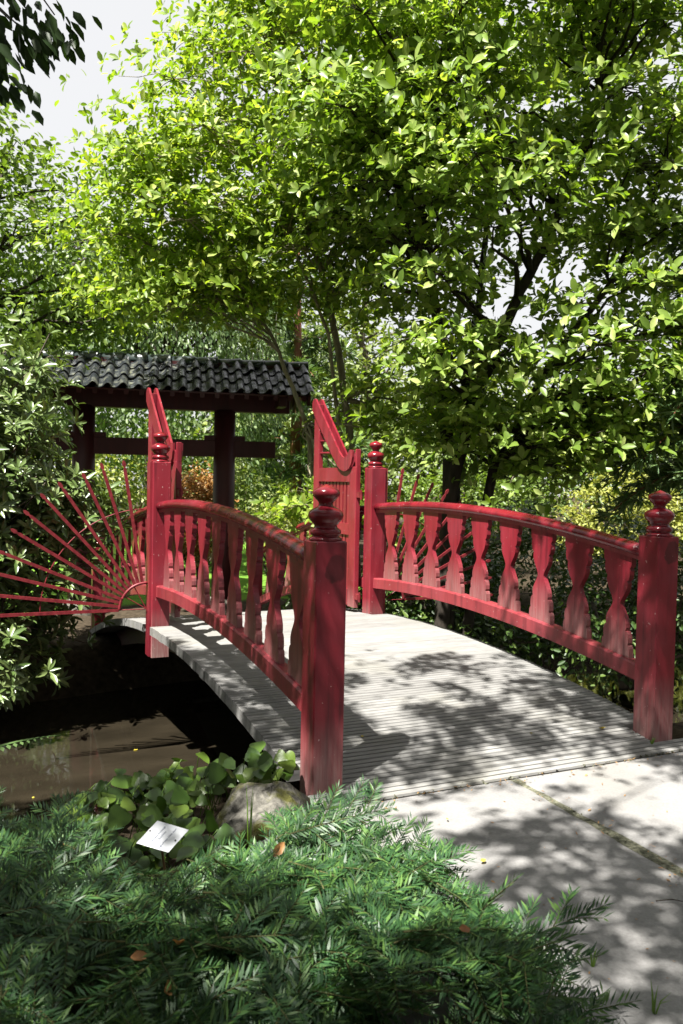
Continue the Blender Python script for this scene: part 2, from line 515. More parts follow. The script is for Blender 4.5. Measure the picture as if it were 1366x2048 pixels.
wm = MB()
wm.add([(-30, 0, -1.1), (30, 0, -1.1), (30, 7.4, -1.1), (-30, 7.4, -1.1)], [(0, 1, 2, 3)])
tag(put('water', wm.mesh('water'), 'water'), 'murky brown pond water under the bridge', kind='structure')

path = empty('path', (1.5, -1.5, -0.02))
tag(path, 'grey concrete path leading onto the bridge', kind='structure')
def slab(x0, x1, y0, y1):
    nx, ny_ = max(2, int((x1 - x0) / 0.08)), max(2, int((y1 - y0) / 0.08))
    gx, gy = np.meshgrid(np.linspace(x0, x1, nx), np.linspace(y0, y1, ny_), indexing='ij')
    w = np.minimum(np.minimum(gx - x0, x1 - gx), np.minimum(gy - y0, y1 - gy))
    jx = 0.006 * np.sin(gy * 13 + x0) + 0.004 * np.sin(gy * 41)
    gx = gx + np.where((gx == gx.min()) | (gx == gx.max()), jx, 0)
    z = -0.018 - 0.012 * np.exp(-w / 0.012) + 0.002 * np.sin(gx * 5) * np.sin(gy * 4)
    v = np.stack([gx, gy, z], -1).reshape(-1, 3)
    i = np.arange(nx * ny_).reshape(nx, ny_)
    f = np.stack([i[:-1, :-1], i[1:, :-1], i[1:, 1:], i[:-1, 1:]], -1).reshape(-1)
    me = quadmesh('slab', v, f)
    me.shade_smooth()
    return me
for a in ((-0.45, 1.092, -2.75, -0.145), (1.120, 3.3, -2.2, -0.145), (-0.45, 1.092, -6.5, -2.765), (1.120, 3.3, -6.5, -2.215)):
    put('slab', slab(*a), 'path', path)
jm = MB()
for k in range(150):                                          # grit lying in the joint and along the first plank
    if k < 85:
        c = (1.105 + rng.normal() * 0.014, rng.uniform(-2.4, -0.15), -0.032)
    else:
        c = (rng.uniform(0.2, 2.4), -0.13 + rng.normal() * 0.012, -0.028)
    s = rng.uniform(0.006, 0.02)
    a = sph(6) * s * np.array([1, 1, 0.6]) + np.array(c)
    jm.add(a, [(0, 1, 2), (0, 2, 3), (0, 3, 4), (1, 2, 5), (3, 4, 5), (0, 4, 1)])
jm.box((1.07, -2.75, -0.06), (1.14, -0.15, -0.028))
lm_ = MB()
for k in range(330):
    e = rng.random()
    if e < 0.45: c = np.array([rng.uniform(-0.1, 3.0), rng.uniform(-2.4, -0.17)])
    elif e < 0.75: c = np.array([rng.uniform(0.1, 2.7), -0.15 - abs(rng.normal()) * 0.05])
    else: c = np.array([1.10 + rng.normal() * 0.06, rng.uniform(-2.2, -0.15)])
    s_ = rng.uniform(0.004, 0.013)
    a = rng.uniform(0, 6.28)
    d, e2 = np.array([math.cos(a), math.sin(a), rng.uniform(-.1, .5)]) * s_, np.array([-math.sin(a), math.cos(a), rng.uniform(-.2, .4)]) * s_ * rng.uniform(0.2, 0.6)
    p = np.array([c[0], c[1], -0.014])
    lm_.add([p - d, p + e2, p + d, p - e2], [(0, 1, 2, 3)])
tag(put('leaf_litter', lm_.mesh('leaf_litter'), 'dry', path), kind='stuff')
tag(put('joint_grit', jm.mesh('joint_grit'), 'debris', path), kind='stuff')

# stone faces of the two banks that carry the bridge ends
for nm, lab, y0, y1, zt in (('abutment', 'rough stone abutment below the first planks of the bridge', 0.12, 0.42, -0.17),
                            ('abutment', 'shaded stone abutment at the far end of the bridge', 7.0, 7.3, -0.75)):
    ab = empty(nm, (1.2, (y0 + y1) / 2, -1.5))
    tag(ab, lab, 'abutment', 'stone abutments of the bridge')
    z = -1.55
    while z < zt - 0.05:
        h = min(rng.uniform(0.2, 0.28), zt - z)
        x = -0.15 - rng.uniform(0, 0.2)
        while x < 2.6:
            w = rng.uniform(0.3, 0.55)
            d = rng.uniform(0, 0.03)
            put('stone', MB().cbox((x, y0 - d, z), (x + w - 0.015, y1 + d, z + h - 0.012), 0.02).mesh('stone'), 'stone_wall', ab)
            x += w
        z += h

# ------------------------------------------------------------------ the bridge
S = 0.1683
XR = 2.2456
LM = 3.8668
YF = 7.7
dz = lambda y: 0.225 - 0.0298 * (y - 2.75) ** 2
rz = lambda y: 1.385 - 0.033 * (y - 2.65) ** 2
bz = lambda y: 0.61 - 0.0305 * (y - 2.6) ** 2
bridge = empty('arched_footbridge', (1.2, 0, 0))
tag(bridge, 'arched red wooden footbridge with carved railings, fan screens and open gate leaves', 'footbridge')

pitch = 0.126
def plank_mesh(i):
    w = pitch - (0.004 if i < 7 else 0.0025 if i < 14 else 0.0015)
    prof = []
    nr = 3
    k_ = 1.0 if i < 7 else 0.7 if i < 14 else 0.35
    rw = w / nr
    for k in range(nr):
        a = -w / 2 + k * rw
        gl = 0.0 if k == 0 else 0.006
        gr = 0.0 if k == nr - 1 else 0.006
        if k: prof += [(a - 0.003 * k_, -0.010 * k_), (a + 0.003 * k_, -0.010 * k_)]
        prof += [(a + 0.005, -0.001), (a + 0.008, 0.0), (a + rw - 0.008, 0.0), (a + rw - 0.005, -0.001)]
    prof += [(w / 2, -0.012 if i < 13 else -0.004), (w / 2, -0.075), (-w / 2, -0.075), (-w / 2, -0.012 if i < 13 else -0.004)]
    return prof
for i in range(63):
    y = -0.055 + i * pitch
    sl = math.atan(-2 * 0.0298 * (y - 2.75))
    prof = plank_mesh(i)
    e0, e1 = rng.normal() * 0.002, rng.normal() * 0.002
    x0, x1 = -0.03 + e0 - 1.2, 2.445 + e1 - 1.2
    if i in (1, 2): x0, x1 = 0.171 - 1.2, 2.243 - 1.2            # cut back between the end posts
    if i == 0: x0, x1 = -0.03 - 1.2, 2.72 - 1.2
    if i in (31, 32): x0, x1 = 0.171 - 1.2, 2.243 - 1.2
    me = MB().prism(prof, x0, x1, lambda a, b, t: (t, a, b)).mesh('plank')
    put('plank', me, 'deck', bridge, (1.2, y, dz(y) + rng.normal() * 0.0012 - (0.004 if i == 0 else 0)), (sl + rng.normal() * 0.004, 0, rng.normal() * 0.001))

for x in (0.26, 1.16, 2.07):
    pth = np.linspace(0.15, 7.6, 38)
    bm = MB().sweep([(x, -0.30), (x + 0.09, -0.30), (x + 0.09, -0.083), (x, -0.083)], pth, lambda a, b, p: (a, p, dz(p) + b))
    put('deck_beam', bm.mesh('deck_beam'), 'dark_red', bridge)

FIN = [(0.0, 0.0), (0.083, 0.0), (0.084, 0.008), (0.081, 0.014), (0.070, 0.020), (0.066, 0.024), (0.074, 0.029), (0.079, 0.040), (0.077, 0.053), (0.066, 0.061),
       (0.059, 0.066), (0.057, 0.076), (0.066, 0.088), (0.083, 0.106), (0.0896, 0.126), (0.086, 0.142), (0.072, 0.156), (0.050, 0.167), (0.037, 0.174),
       (0.034, 0.183), (0.040, 0.196), (0.055, 0.211), (0.067, 0.226), (0.0698, 0.240), (0.064, 0.253), (0.046, 0.265), (0.022, 0.274), (0.008, 0.280), (0.0, 0.283)]
fin_me = MB().lathe(FIN, 32).mesh('finial', True)
fin_me.materials.append(M['red_gloss'])
def post(x, y, z0, z1, s=S, m='red_post'):
    p = put('post', MB().cbox((0, 0, 0), (s, s, z1 - z0), 0.007).mesh('post'), m, bridge, (x, y, z0))
    put('finial', fin_me, None, p, (s / 2, s / 2, z1 - z0 - 0.001), world=False)
    return p
post(0, 0, -0.09, 1.25, m='red_end')
post(XR, 0, -0.05, 1.25, m='red_end')
post(0, LM, -0.11, 1.705)
post(XR, LM, -0.11, 1.705)
post(0, YF, -1.0, 0.62)
post(XR, YF, -1.0, 0.62)

def rails(xc, side):
    for ya, yb in ((S, LM), (LM + S, YF)):
        n = 28
        pth = np.linspace(ya - 0.004, yb + 0.004, n)
        th = np.linspace(0, 2 * math.pi, 18, endpoint=False)
        prof = [(0.056 * math.cos(t) * (1 if math.sin(t) > -0.4 else .92), -0.043 + 0.043 * max(math.sin(t), -0.75)) for t in th]
        put('handrail', MB().sweep(prof, pth, lambda a, b, p: (xc + a, p, rz(p) + b)).mesh('handrail', True), 'red_gloss', bridge)
        prof = [(-0.03, -0.10), (0.03, -0.10), (0.03, -0.072), (-0.03, -0.072)]
        put('handrail_batten', MB().sweep(prof, pth, lambda a, b, p: (xc + a, p, rz(p) + b)).mesh('handrail_batten'), 'red_rail', bridge)
        c = 0.012
        prof = [(-0.045, -0.105), (0.045, -0.105), (0.045, -c), (0.045 - c, 0), (-0.045 + c, 0), (-0.045, -c)]
        put('bottom_rail', MB().sweep(prof, pth, lambda a, b, p: (xc + a, p, bz(p) + b)).mesh('bottom_rail'), 'red_rail', bridge)
# outline of half a baluster, from its waist down: scallops and notches
HALF = [(0.0, 1.0), (0.05, 1.0), (0.10, .985), (0.125, .93), (0.13, .86), (0.155, .90), (0.20, .90), (0.235, .85), (0.255, .78), (0.26, .70),
        (0.29, .735), (0.33, .715), (0.37, .63), (0.41, .50), (0.45, .36), (0.48, .285), (0.5, .265)]
def baluster_outline(w, h, s0, s1):
    """s0, s1: slopes of the lower and upper rail"""
    right = [(k * w / 2, t) for t, k in HALF] + [(k * w / 2, 1 - t) for t, k in HALF[-2::-1]]
    left = [(-a, t) for a, t in right[::-1]]
    pts = []
    for a, t in right + left:
        lo, hi = a * s0 - 0.01, h + a * s1 + 0.01
        pts.append((a, lo + (hi - lo) * t))
    return pts
bal_y = [0.41 + 0.3945 * i for i in range(9)]
far_y = [4.40 + 0.3945 * i for i in range(8)]
for xc in (0.084, 2.330):
    rails(xc, 0)
    for y in bal_y + far_y:
        yy = y + rng.normal() * 0.006
        h = (rz(yy) - 0.098) - bz(yy)
        s0, s1 = -2 * 0.0305 * (yy - 2.6), -2 * 0.033 * (yy - 2.65)
        o = baluster_outline(0.25, h, s0, s1)
        me = MB().prism(o, -0.019, 0.019, lambda a, b, t: (t, a, b)).mesh('baluster')
        put('baluster', me, 'red_bal', bridge, (xc, yy, bz(yy) + 0.001), (0, 0, rng.normal() * 0.01))

# the two fan screens that bar the way round the middle posts
def fan(sg, hx, z0):
    """sg -1: spreads towards -x, +1 towards +x"""
    y = LM + 0.085
    f = put('fan_screen', MB().box((min(hx, hx + sg * -0.03), y - 0.07, -0.10), (max(hx, hx + sg * -0.03), y + 0.07, 1.70)).mesh('fan_screen'), 'red', bridge)
    C = np.array([hx + sg * 0.01, y, z0])
    P = lambda r, a: C + r * np.array([sg * math.cos(a), 0, math.sin(a)])
    for i in range(11):
        a = R_(8.13 * i) + rng.normal() * 0.006
        L = 1.335 + rng.normal() * 0.012
        d, nn = np.array([sg * math.cos(a), 0, math.sin(a)]), np.array([-math.sin(a), 0, sg * math.cos(a)])
        w = 0.014
        pts = [(0.25, -w), (L - .02, -w), (L, -.006), (L + .02, -.017), (L + .05, -.014), (L + .068, 0), (L + .05, .014), (L + .02, .017), (L, .006), (L - .02, w), (0.25, w)]
        me = MB().prism(pts, -0.007, 0.007, lambda u, q, t: tuple(C + d * u + nn * q + np.array([0, t, 0]))).mesh('rod')
        put('rod', me, 'iron', f, world=False)
    arc = [P(0.93, R_(t)) + np.array([0, 0.012, 0]) for t in np.linspace(0, 88, 40)]
    put('outer_hoop', MB().tube(arc, 0.0055, 6).mesh('outer_hoop', True), 'iron', f, world=False)
    arc = [P(0.245, R_(t)) for t in np.linspace(-1, 91, 24)]
    put('inner_hoop', MB().tube(arc, 0.014, 8).mesh('inner_hoop', True), 'iron', f, world=False)
    for a in (32, 62):
        put('spoke', MB().tube([P(0.0, 0), P(0.245, R_(a))], 0.005, 6).mesh('spoke'), 'iron', f, world=False)
    put('spoke', MB().tube([P(0.0, 0), P(0.25, 0)], 0.005, 6).mesh('spoke'), 'iron', f, world=False)
fan(-1, -0.022, 0.335)
fan(1, 2.438, 0.31)

# the two gate leaves, swung open along the deck
def gate(x, y, rot, sg):
    g = empty('gate_leaf', (x - 1.2, y, 0), rot, bridge)
    def add(n, mb, m='red', sm=False):
        return put(n, mb.mesh(n, sm), m, g, world=False)
    t = 0.027
    add('hinge_stile', MB().cbox((-t, 0, 0.22), (t, 0.16, 1.715), 0.004), 'red_post')
    add('horn', MB().cbox((-t * .9, 0.0, 1.715), (t * .9, 0.035, 1.90), 0.004))
    add('tall_stile', MB().cbox((-t, 0.99, 0.20), (t, 1.14, 2.45), 0.004), 'red_post')
    add('top_rail', MB().box((-t * .96, 0.16, 1.555), (t * .96, 0.99, 1.71)))
    add('middle_rail', MB().box((-t * .96, 0.16, 0.985), (t * .96, 0.99, 1.105)))
    add('bottom_rail', MB().box((-t * .96, 0.16, 0.23), (t * .96, 0.99, 0.40)))
    for z0, z1 in ((0.395, 0.99), (1.10, 1.56)):
        for k in range(9):
            u = 0.185 + k * 0.0895
            add('slat', MB().box((-0.010, u, z0), (0.010, u + 0.062, z1)))
    sw = [(1.155, 2.47), (1.13, 2.505), (1.09, 2.52), (1.05, 2.505), (1.01, 2.46), (.87, 2.33), (.38, 1.87), (.32, 1.83), (.26, 1.815), (.19, 1.835), (.12, 1.895), (.05, 1.895),
          (.055, 1.82), (.08, 1.75), (.13, 1.70), (.20, 1.672), (.27, 1.668), (.35, 1.685), (.43, 1.725), (.59, 1.86), (1.15, 2.38)]
    for s in (-1, 1):
        a, b = sorted((s * (t + .001), s * (t + .024)))
        add('swan_neck_board', MB().prism(sw, a, b, lambda u, z, q: (q, u, z)))
    for z, u in ((1.88, 0.56), (2.02, 0.72), (2.12, 0.85)):
        add('bar', MB().tube([(0, u, z), (0, 1.0, z)], 0.014, 10), 'red', True)
    for z in (0.34, 1.42):
        add('hinge', MB().box((-0.02, -0.075, z - 0.03), (0.02, 0.0, z + 0.03)).tube([(0, -0.075, z - .05), (0, -0.075, z + .05)], 0.012, 8), 'iron')
    return g
gate(2.205, 4.10, R_(0.5), 1)
gate(0.290, 4.075, R_(2.0), -1)

# ------------------------------------------------------------------ the roofed gateway beyond
tor = empty('roofed_gateway', (2.19, 9.0, -0.5), R_(-12))
tag(tor, 'dark roofed timber gateway with tiled ridge standing beyond the bridge', 'gateway')
Z0 = 0.5
def ta(n, mb, m='dark_red', sm=False, loc=None, rot=None, parent=None):
    return put(n, mb.mesh(n, sm), m, parent or tor, loc, rot, world=False)
for x in (-2.15, 0.0):
    ta('post', MB().lathe([(0, -.1), (0.178, -.1), (0.176, 1.5), (0.168, 3.16), (0, 3.16)], 24, (x, 0, 0)), sm=True)
    ta('post_base', MB().lathe([(0.0, -0.1), (0.30, -0.1), (0.29, 0.10), (0.24, 0.16), (0, 0.16)], 20, (x, 0, 0)), 'stone_wall')
ta('lower_beam', MB().cbox((-2.96, -0.075, 2.42), (0.81, 0.075, 2.68), 0.008))
for x in (-2.38, -1.91, -0.22, 0.23):
    ta('wedge', MB().box((x - 0.10, -0.06, 2.682), (x + 0.09, 0.06, 2.755)))
ta('strut', MB().box((-1.16, -0.06, 2.682), (-1.02, 0.06, 3.14)))
ta('upper_beam', MB().cbox((-3.2, -0.11, 3.14), (1.03, 0.11, 3.44), 0.008))
ta('tie_beam', MB().cbox((-3.05, -0.62, 3.20), (-2.93, 0.62, 3.36), 0.006))
ta('tie_beam', MB().cbox((0.78, -0.62, 3.20), (0.90, 0.62, 3.36), 0.006))
for sy in (-1, 1):
    ta('eave_purlin', MB().box((-3.3, sy * 0.58 - 0.05, 3.362), (1.14, sy * 0.58 + 0.05, 3.44)))
RX0, RX1 = -3.42, 1.26
EZ, RZ, EY = 3.40, 3.93, 0.82              # eave height, ridge height, half depth
slope = math.atan2(RZ - EZ, EY)
Ls = math.hypot(RZ - EZ, EY)
for sy in (-1, 1):
    bd = MB().prism([(0, -0.075), (Ls, -0.075), (Ls, -0.05), (0, -0.05)], RX0 + 0.05, RX1 - 0.05,
                    lambda s, h, t: (t, sy * (EY - s * math.cos(slope)) + sy * h * math.sin(slope), EZ + s * math.sin(slope) + h * math.cos(slope)))
    ta('roof_boarding', bd)
    for k in range(21):
        x = RX0 + 0.12 + k * 0.221
        ta('rafter', MB().prism([(0.02, -0.155), (Ls - .05, -0.155), (Ls - .05, -0.077), (0.02, -0.077)], x, x + 0.065,
                                lambda s, h, t: (t, sy * (EY - s * math.cos(slope)) + sy * h * math.sin(slope), EZ + s * math.sin(slope) + h * math.cos(slope))))
# pantiles: a wide shallow pan and a round roll on its right-hand side
TW, TL = 0.213, 0.385
def tile_profile(n=13):
    out = []
    for i in range(n):
        u = i / (n - 1)
        x = u * (TW + 0.035)
        z = -0.018 * math.sin(math.pi * min(x / (TW * .56), 1.0)) if x < TW * .56 else 0.062 * math.sin(math.pi * min((x - TW * .56) / (TW * .60), 1.0)) ** 0.8
        out.append((x, z))
    return out
def tile_mesh():
    pr = tile_profile()
    n = len(pr)
    v, f = [], []
    for s, lift in ((0.0, 0.030), (TL, 0.0)):
        v += [(x, s, z + lift) for x, z in pr] + [(x, s, z + lift - 0.014) for x, z in pr]
    for i in range(n - 1):
        f += [(i, i + 1, 2 * n + i + 1, 2 * n + i), (n + i + 1, n + i, 3 * n + i, 3 * n + i + 1), (i + 1, i, n + i, n + i + 1), (2 * n + i, 2 * n + i + 1, 3 * n + i + 1, 3 * n + i)]
    f += [(0, 2 * n, 3 * n, n), (n - 1, 2 * n - 1, 4 * n - 1, 3 * n - 1)]
    return v, f
tv, tf = tile_mesh()
tme = MB().add(tv, tf).mesh('roof_tile')
tme.materials.append(M['tile'])
step = (Ls + 0.02) / 3
for row in range(3):
    for k in range(22):
        s = -0.06 + row * step
        o = put('roof_tile', tme, None, tor, world=False)
        h = -0.03 + 0.012
        o.location = (RX0 + k * TW + rng.normal() * 0.004, -(EY - s * math.cos(slope)) - h * math.sin(slope), EZ + s * math.sin(slope) + h * math.cos(slope) + rng.normal() * 0.004)
        o.rotation_euler = (slope + rng.normal() * 0.015, rng.normal() * 0.01, rng.normal() * 0.012)
bk = MB()
for row in range(3):                                          # the rear slope
    for k in range(22):
        s = -0.06 + row * step
        q = [(RX0 + k * TW + x, (EY - (s + y) * math.cos(slope)) + (z - .018) * math.sin(slope), EZ + (s + y) * math.sin(slope) + (z - .018) * math.cos(slope)) for x, y, z in tv]
        bk.add(q, tf)
tag(put('rear_tiles', bk.mesh('rear_tiles'), 'tile', tor, world=False), kind='stuff')
rme = MB().sweep([(0.105 * math.cos(t), 0.105 * math.sin(t) * 1.05) for t in np.linspace(-0.3, math.pi + 0.3, 12)] + [(0.09 * math.cos(t), 0.09 * math.sin(t)) for t in np.linspace(math.pi + 0.3, -0.3, 12)],
                 [(0.0, 0.92), (0.34, 1.06), (0.385, 1.14), (0.40, 1.14)], lambda a, b, p: (p[0], a * p[1], b * p[1])).mesh('ridge_tile', True)
rme.materials.append(M['ridge'])
for k in range(13):
    o = put('ridge_tile', rme, None, tor, (RX0 + k * 0.362, rng.normal() * 0.004, RZ - 0.055 + rng.normal() * 0.004), (0, rng.normal() * 0.01 - 0.01, rng.normal() * 0.01), world=False)
ta('ridge_boarding', MB().box((RX0 + .03, -0.10, RZ - 0.10), (RX1 - .03, 0.10, RZ - 0.035)))
for x in (RX0 + .01, RX1 - .06):
    for sy in (-1, 1):
        ta('bargeboard', MB().prism([(-.02, -0.20), (Ls, -0.20), (Ls, -0.03), (-.02, -0.03)], x, x + 0.04,
           lambda s, h, t: (t, sy * (EY - s * math.cos(slope)) + sy * h * math.sin(slope), EZ + s * math.sin(slope) + h * math.cos(slope))))

# ------------------------------------------------------------------ plants
def rosettes(P, A, k, length, open_=1.15, jitter=0.25):
    """k leaves round each point P with axis A -> positions, rotations, sizes"""
    n = len(P)
    A = norm(A)
    e1 = norm(np.cross(A, norm(rng.normal(size=(n, 3)))))
    e2 = np.cross(A, e1)
    pos, rot, siz = [], [], []
    ph0 = rng.uniform(0, 2 * math.pi, n)
    for i in range(k):
        ph = ph0 + 2 * math.pi * i / k + rng.normal(size=n) * jitter
        th = open_ + rng.normal(size=n) * 0.22 - (0.35 if i % 3 == 0 else 0)
        rad = np.cos(ph)[:, None] * e1 + np.sin(ph)[:, None] * e2
        d = np.cos(th)[:, None] * A + np.sin(th)[:, None] * rad
        nn = np.sin(th)[:, None] * A - np.cos(th)[:, None] * rad + rng.normal(size=(n, 3)) * 0.15
        pos.append(P + d * 0.01)
        rot.append(frames(d, nn))
        siz.append(length * rng.uniform(0.5, 1.3, n))
    return np.concatenate(pos), np.concatenate(rot), np.concatenate(siz)

def loose(P, out, size, up_=0.8, rand=0.6):
    n = len(P)
    nn = norm(out * 0.5 + np.array([0, 0, up_]) + rng.normal(size=(n, 3)) * rand)
    d = norm(np.cross(nn, rng.normal(size=(n, 3))) + out * 0.35 + np.array([0, 0, -0.25]))
    return P, frames(d, nn), size * rng.uniform(0.6, 1.2, n)

def blob(c, r, n, shell=0.75, clumps=0, cr=0.3, flat=0.6):
    """points through an ellipsoid, gathered in clumps; returns points and outward directions"""
    c, r = np.array(c, float), np.array(r, float)
    if clumps:
        u = sph(clumps)
        rad = np.where(rng.random(clumps) < shell, rng.uniform(0.72, 1.0, clumps), rng.uniform(0.2, 0.75, clumps))
        cc = u * rad[:, None]
        pick = rng.integers(0, clumps, n)
        q = rng.normal(size=(n, 3)) * cr * np.array([1, 1, flat]) / r.mean()
        p = cc[pick] + q
        o = norm(u[pick] + q * 1.5)
    else:
        u = sph(n)
        rad = np.where(rng.random(n) < shell, rng.uniform(0.8, 1.0, n), rng.uniform(0.2, 0.8, n))
        p = u * rad[:, None]
        o = u
    return p * r + c, norm(o / r * r.mean())

def split_leaves(root, parts, tmpl, mat, keep=300):
    """the keep leaves nearest the camera become objects of their own, the rest one mass"""
    pos, rot, siz = parts
    d = pos - CAM
    z = d @ fw
    sx, sy = (d @ r2) / z * 1636, (d @ u2) / z * 1636
    ok = (z > 0.5) & (abs(sx) < 683) & (abs(sy) < 1024)
    key = np.where(ok, z / siz, 1e9)
    order = np.argsort(key)[:keep]
    mask = np.ones(len(pos), bool)
    mask[order] = False
    put('foliage', cloud('foliage', tmpl, pos[mask], rot[mask], siz[mask]), mat, root)['kind'] = 'stuff'
    lm = cloud('leaf', tmpl, np.zeros((1, 3)), np.eye(3)[None], np.ones(1))
    lm.materials.append(M[mat])
    L = np.array(root.location)
    for i in order:
        o = bpy.data.objects.new('leaf', lm)
        col.objects.link(o)
        o.parent = root
        m = np.eye(4)
        m[:3, :3] = rot[i] * siz[i]
        m[:3, 3] = pos[i] - L
        o.matrix_local = Matrix(m.tolist())

def wood(root, limbs, mat, name='branch', n=7):
    b = MB()
    for p, r in limbs:
        b.tube(p, r, n)
    return put(name, b.mesh(name, True), mat, root)

# ---- magnolias ----
def clump_centres(boxes):
    out = []
    for c, r, k in boxes:
        p, o = blob(c, r, k, shell=0.8)
        out.append(p)
    return np.concatenate(out)

def magnolia(name, label, base, stems, crowns, per, mat, bark, length, leaf_k=5, spread=(0.44, 0.44, 0.075), holes=()):
    root = empty(name, base)
    tag(root, label, 'tree', 'magnolia trees behind the bridge')
    limbs, nodes_ = [], []
    for st in stems:
        pts = np.array(st['p'], float)
        n = len(pts)
        rad = np.linspace(st['r'], st['r'] * 0.32, n)
        t = np.linspace(0, n - 1, n * 4)
        fine = np.stack([np.interp(t, np.arange(n), pts[:, i]) for i in range(3)], -1) + rng.normal(size=(n * 4, 3)) * 0.012
        fr = np.interp(t, np.arange(n), rad)
        limbs.append((fine, fr))
        nodes_ += [(fine[i], fr[i]) for i in range(n, n * 4)]
    put('trunk', (lambda b: [b.tube(p, r, 10) for p, r in limbs] and b)(MB()).mesh('trunk', True), bark, root)
    NP = np.array([q[0] for q in nodes_])
    NR = np.array([q[1] for q in nodes_])
    cc = clump_centres(crowns)
    for h, hr in holes:
        cc = cc[np.linalg.norm(cc - np.array(h), axis=1) > hr]
    br, RP, RA = [], [], []
    for c in cc:
        d = np.linalg.norm(NP - c, axis=1) + np.maximum(0, NP[:, 2] - c[2] + 0.4) * 1.5
        j = int(np.argmin(d))
        p, r = limb(NP[j], c, min(NR[j] * 0.6, 0.05), 0.008, 0.06, 6, 0.25)
        br.append((p, r))
        k = rng.poisson(per) + 3
        q = c + rng.normal(size=(k, 3)) * np.array(spread)
        q[:, 2] -= 0.22 * ((q[:, 0] - c[0]) ** 2 + (q[:, 1] - c[1]) ** 2)
        RP.append(q)
        RA.append(norm((q - c) * np.array([1, 1, 0.6]) + np.array([0, 0, 0.33]) + rng.normal(size=(k, 3)) * 0.12 - SUN * 0.30))
        for t in range(0, k, 3):
            if np.linalg.norm(q[t] - c) < 0.7:
                br.append(limb(p[-1], q[t], 0.006, 0.003, 0.05, 4, 0.1))
    wood(root, br, bark, n=5)
    RP, RA = np.concatenate(RP), np.concatenate(RA)
    parts = rosettes(RP, RA, leaf_k, length, 1.12, 0.4)
    j = np.repeat(np.arange(len(RP)), 2)
    lo = loose(RP[j] + rng.normal(size=(len(j), 3)) * np.array([0.13, 0.13, 0.05]), RA[j], length * 0.85, 0.8, 0.5)
    parts = tuple(np.concatenate([a, b]) for a, b in zip(parts, lo))
    split_leaves(root, parts, LEAF8, mat)
    return root

magnolia('magnolia_tree', 'large-leaved magnolia with dark leaning stems behind the right-hand railing', (3.9, 5.0, -0.5),
         [dict(p=[(3.75, 4.95, -0.9), (3.85, 4.88, 1.6), (4.15, 4.76, 2.83), (4.6, 4.6, 3.94), (4.95, 4.47, 4.6), (5.45, 4.3, 6.2), (5.6, 4.3, 7.8)], r=0.10),
          dict(p=[(3.95, 5.05, -0.9), (3.95, 5.1, 1.8), (3.9, 5.3, 3.3), (3.75, 5.5, 4.8), (3.6, 5.5, 6.5), (3.5, 5.4, 8.2)], r=0.10),
          dict(p=[(4.05, 4.9, -0.9), (4.3, 4.7, 1.7), (4.9, 4.4, 3.0), (5.6, 4.1, 4.1), (6.2, 3.9, 5.4)], r=0.075),
          dict(p=[(3.85, 5.0, -0.9), (4.3, 5.4, 2.0), (4.8, 5.9, 3.6), (5.2, 6.2, 5.4), (5.4, 6.2, 7.5)], r=0.08)],
         [((4.4, 4.9, 6.0), (2.5, 2.3, 2.6), 74), ((3.5, 3.9, 3.6), (0.75, 0.6, 0.95), 13), ((5.2, 3.3, 3.3), (0.95, 0.7, 0.75), 12), ((6.1, 4.2, 4.9), (1.3, 1.3, 1.7), 20),
          ((4.6, 4.3, 7.7), (2.6, 2.0, 1.1), 34), ((5.2, 4.2, 2.15), (1.2, 0.8, 0.5), 15), ((4.1, 4.6, 2.35), (0.7, 0.5, 0.45), 8), ((3.4, 4.6, 5.6), (1.1, 0.9, 1.4), 16)],
         36, 'mag_b', 'bark_dark', 0.136, holes=[((4.85, 4.3, 4.05), 0.75), ((5.3, 4.1, 4.6), 0.5), ((3.97, 3.77, 3.75), 0.6), ((4.3, 4.2, 3.85), 0.6), ((5.2, 5.4, 4.2), 0.6)])
magnolia('magnolia_tree', 'light green magnolia with a pale slender trunk, rising left of centre behind the gateway roof', (3.35, 6.8, -0.5),
         [dict(p=[(3.42, 6.8, -0.6), (3.36, 6.76, 2.2), (3.14, 6.92, 3.83), (2.72, 7.18, 5.5), (2.45, 7.34, 6.6), (2.2, 7.4, 8.3)], r=0.065),
          dict(p=[(3.2, 7.0, -0.6), (2.85, 7.1, 2.3), (2.4, 7.25, 3.5), (1.9, 7.45, 4.2), (1.3, 7.6, 5.1)], r=0.042),
          dict(p=[(3.34, 6.8, 1.6), (2.95, 6.7, 3.6), (2.3, 6.6, 4.8), (1.6, 6.7, 6.0)], r=0.032)],
         [((2.45, 7.2, 6.0), (1.9, 1.8, 2.3), 74), ((1.15, 7.2, 5.1), (1.15, 1.0, 1.05), 26), ((3.2, 6.9, 8.0), (1.8, 1.8, 1.0), 30), ((3.3, 6.4, 5.2), (1.1, 1.0, 1.6), 22),
          ((1.3, 7.3, 4.1), (0.9, 0.7, 0.4), 10), ((2.85, 6.3, 1.25), (0.5, 0.4, 0.5), 7), ((3.9, 6.6, 2.6), (0.6, 0.6, 0.6), 6)],
         37, 'mag', 'bark_pale', 0.117, holes=[((3.05, 6.5, 3.7), 0.6)])

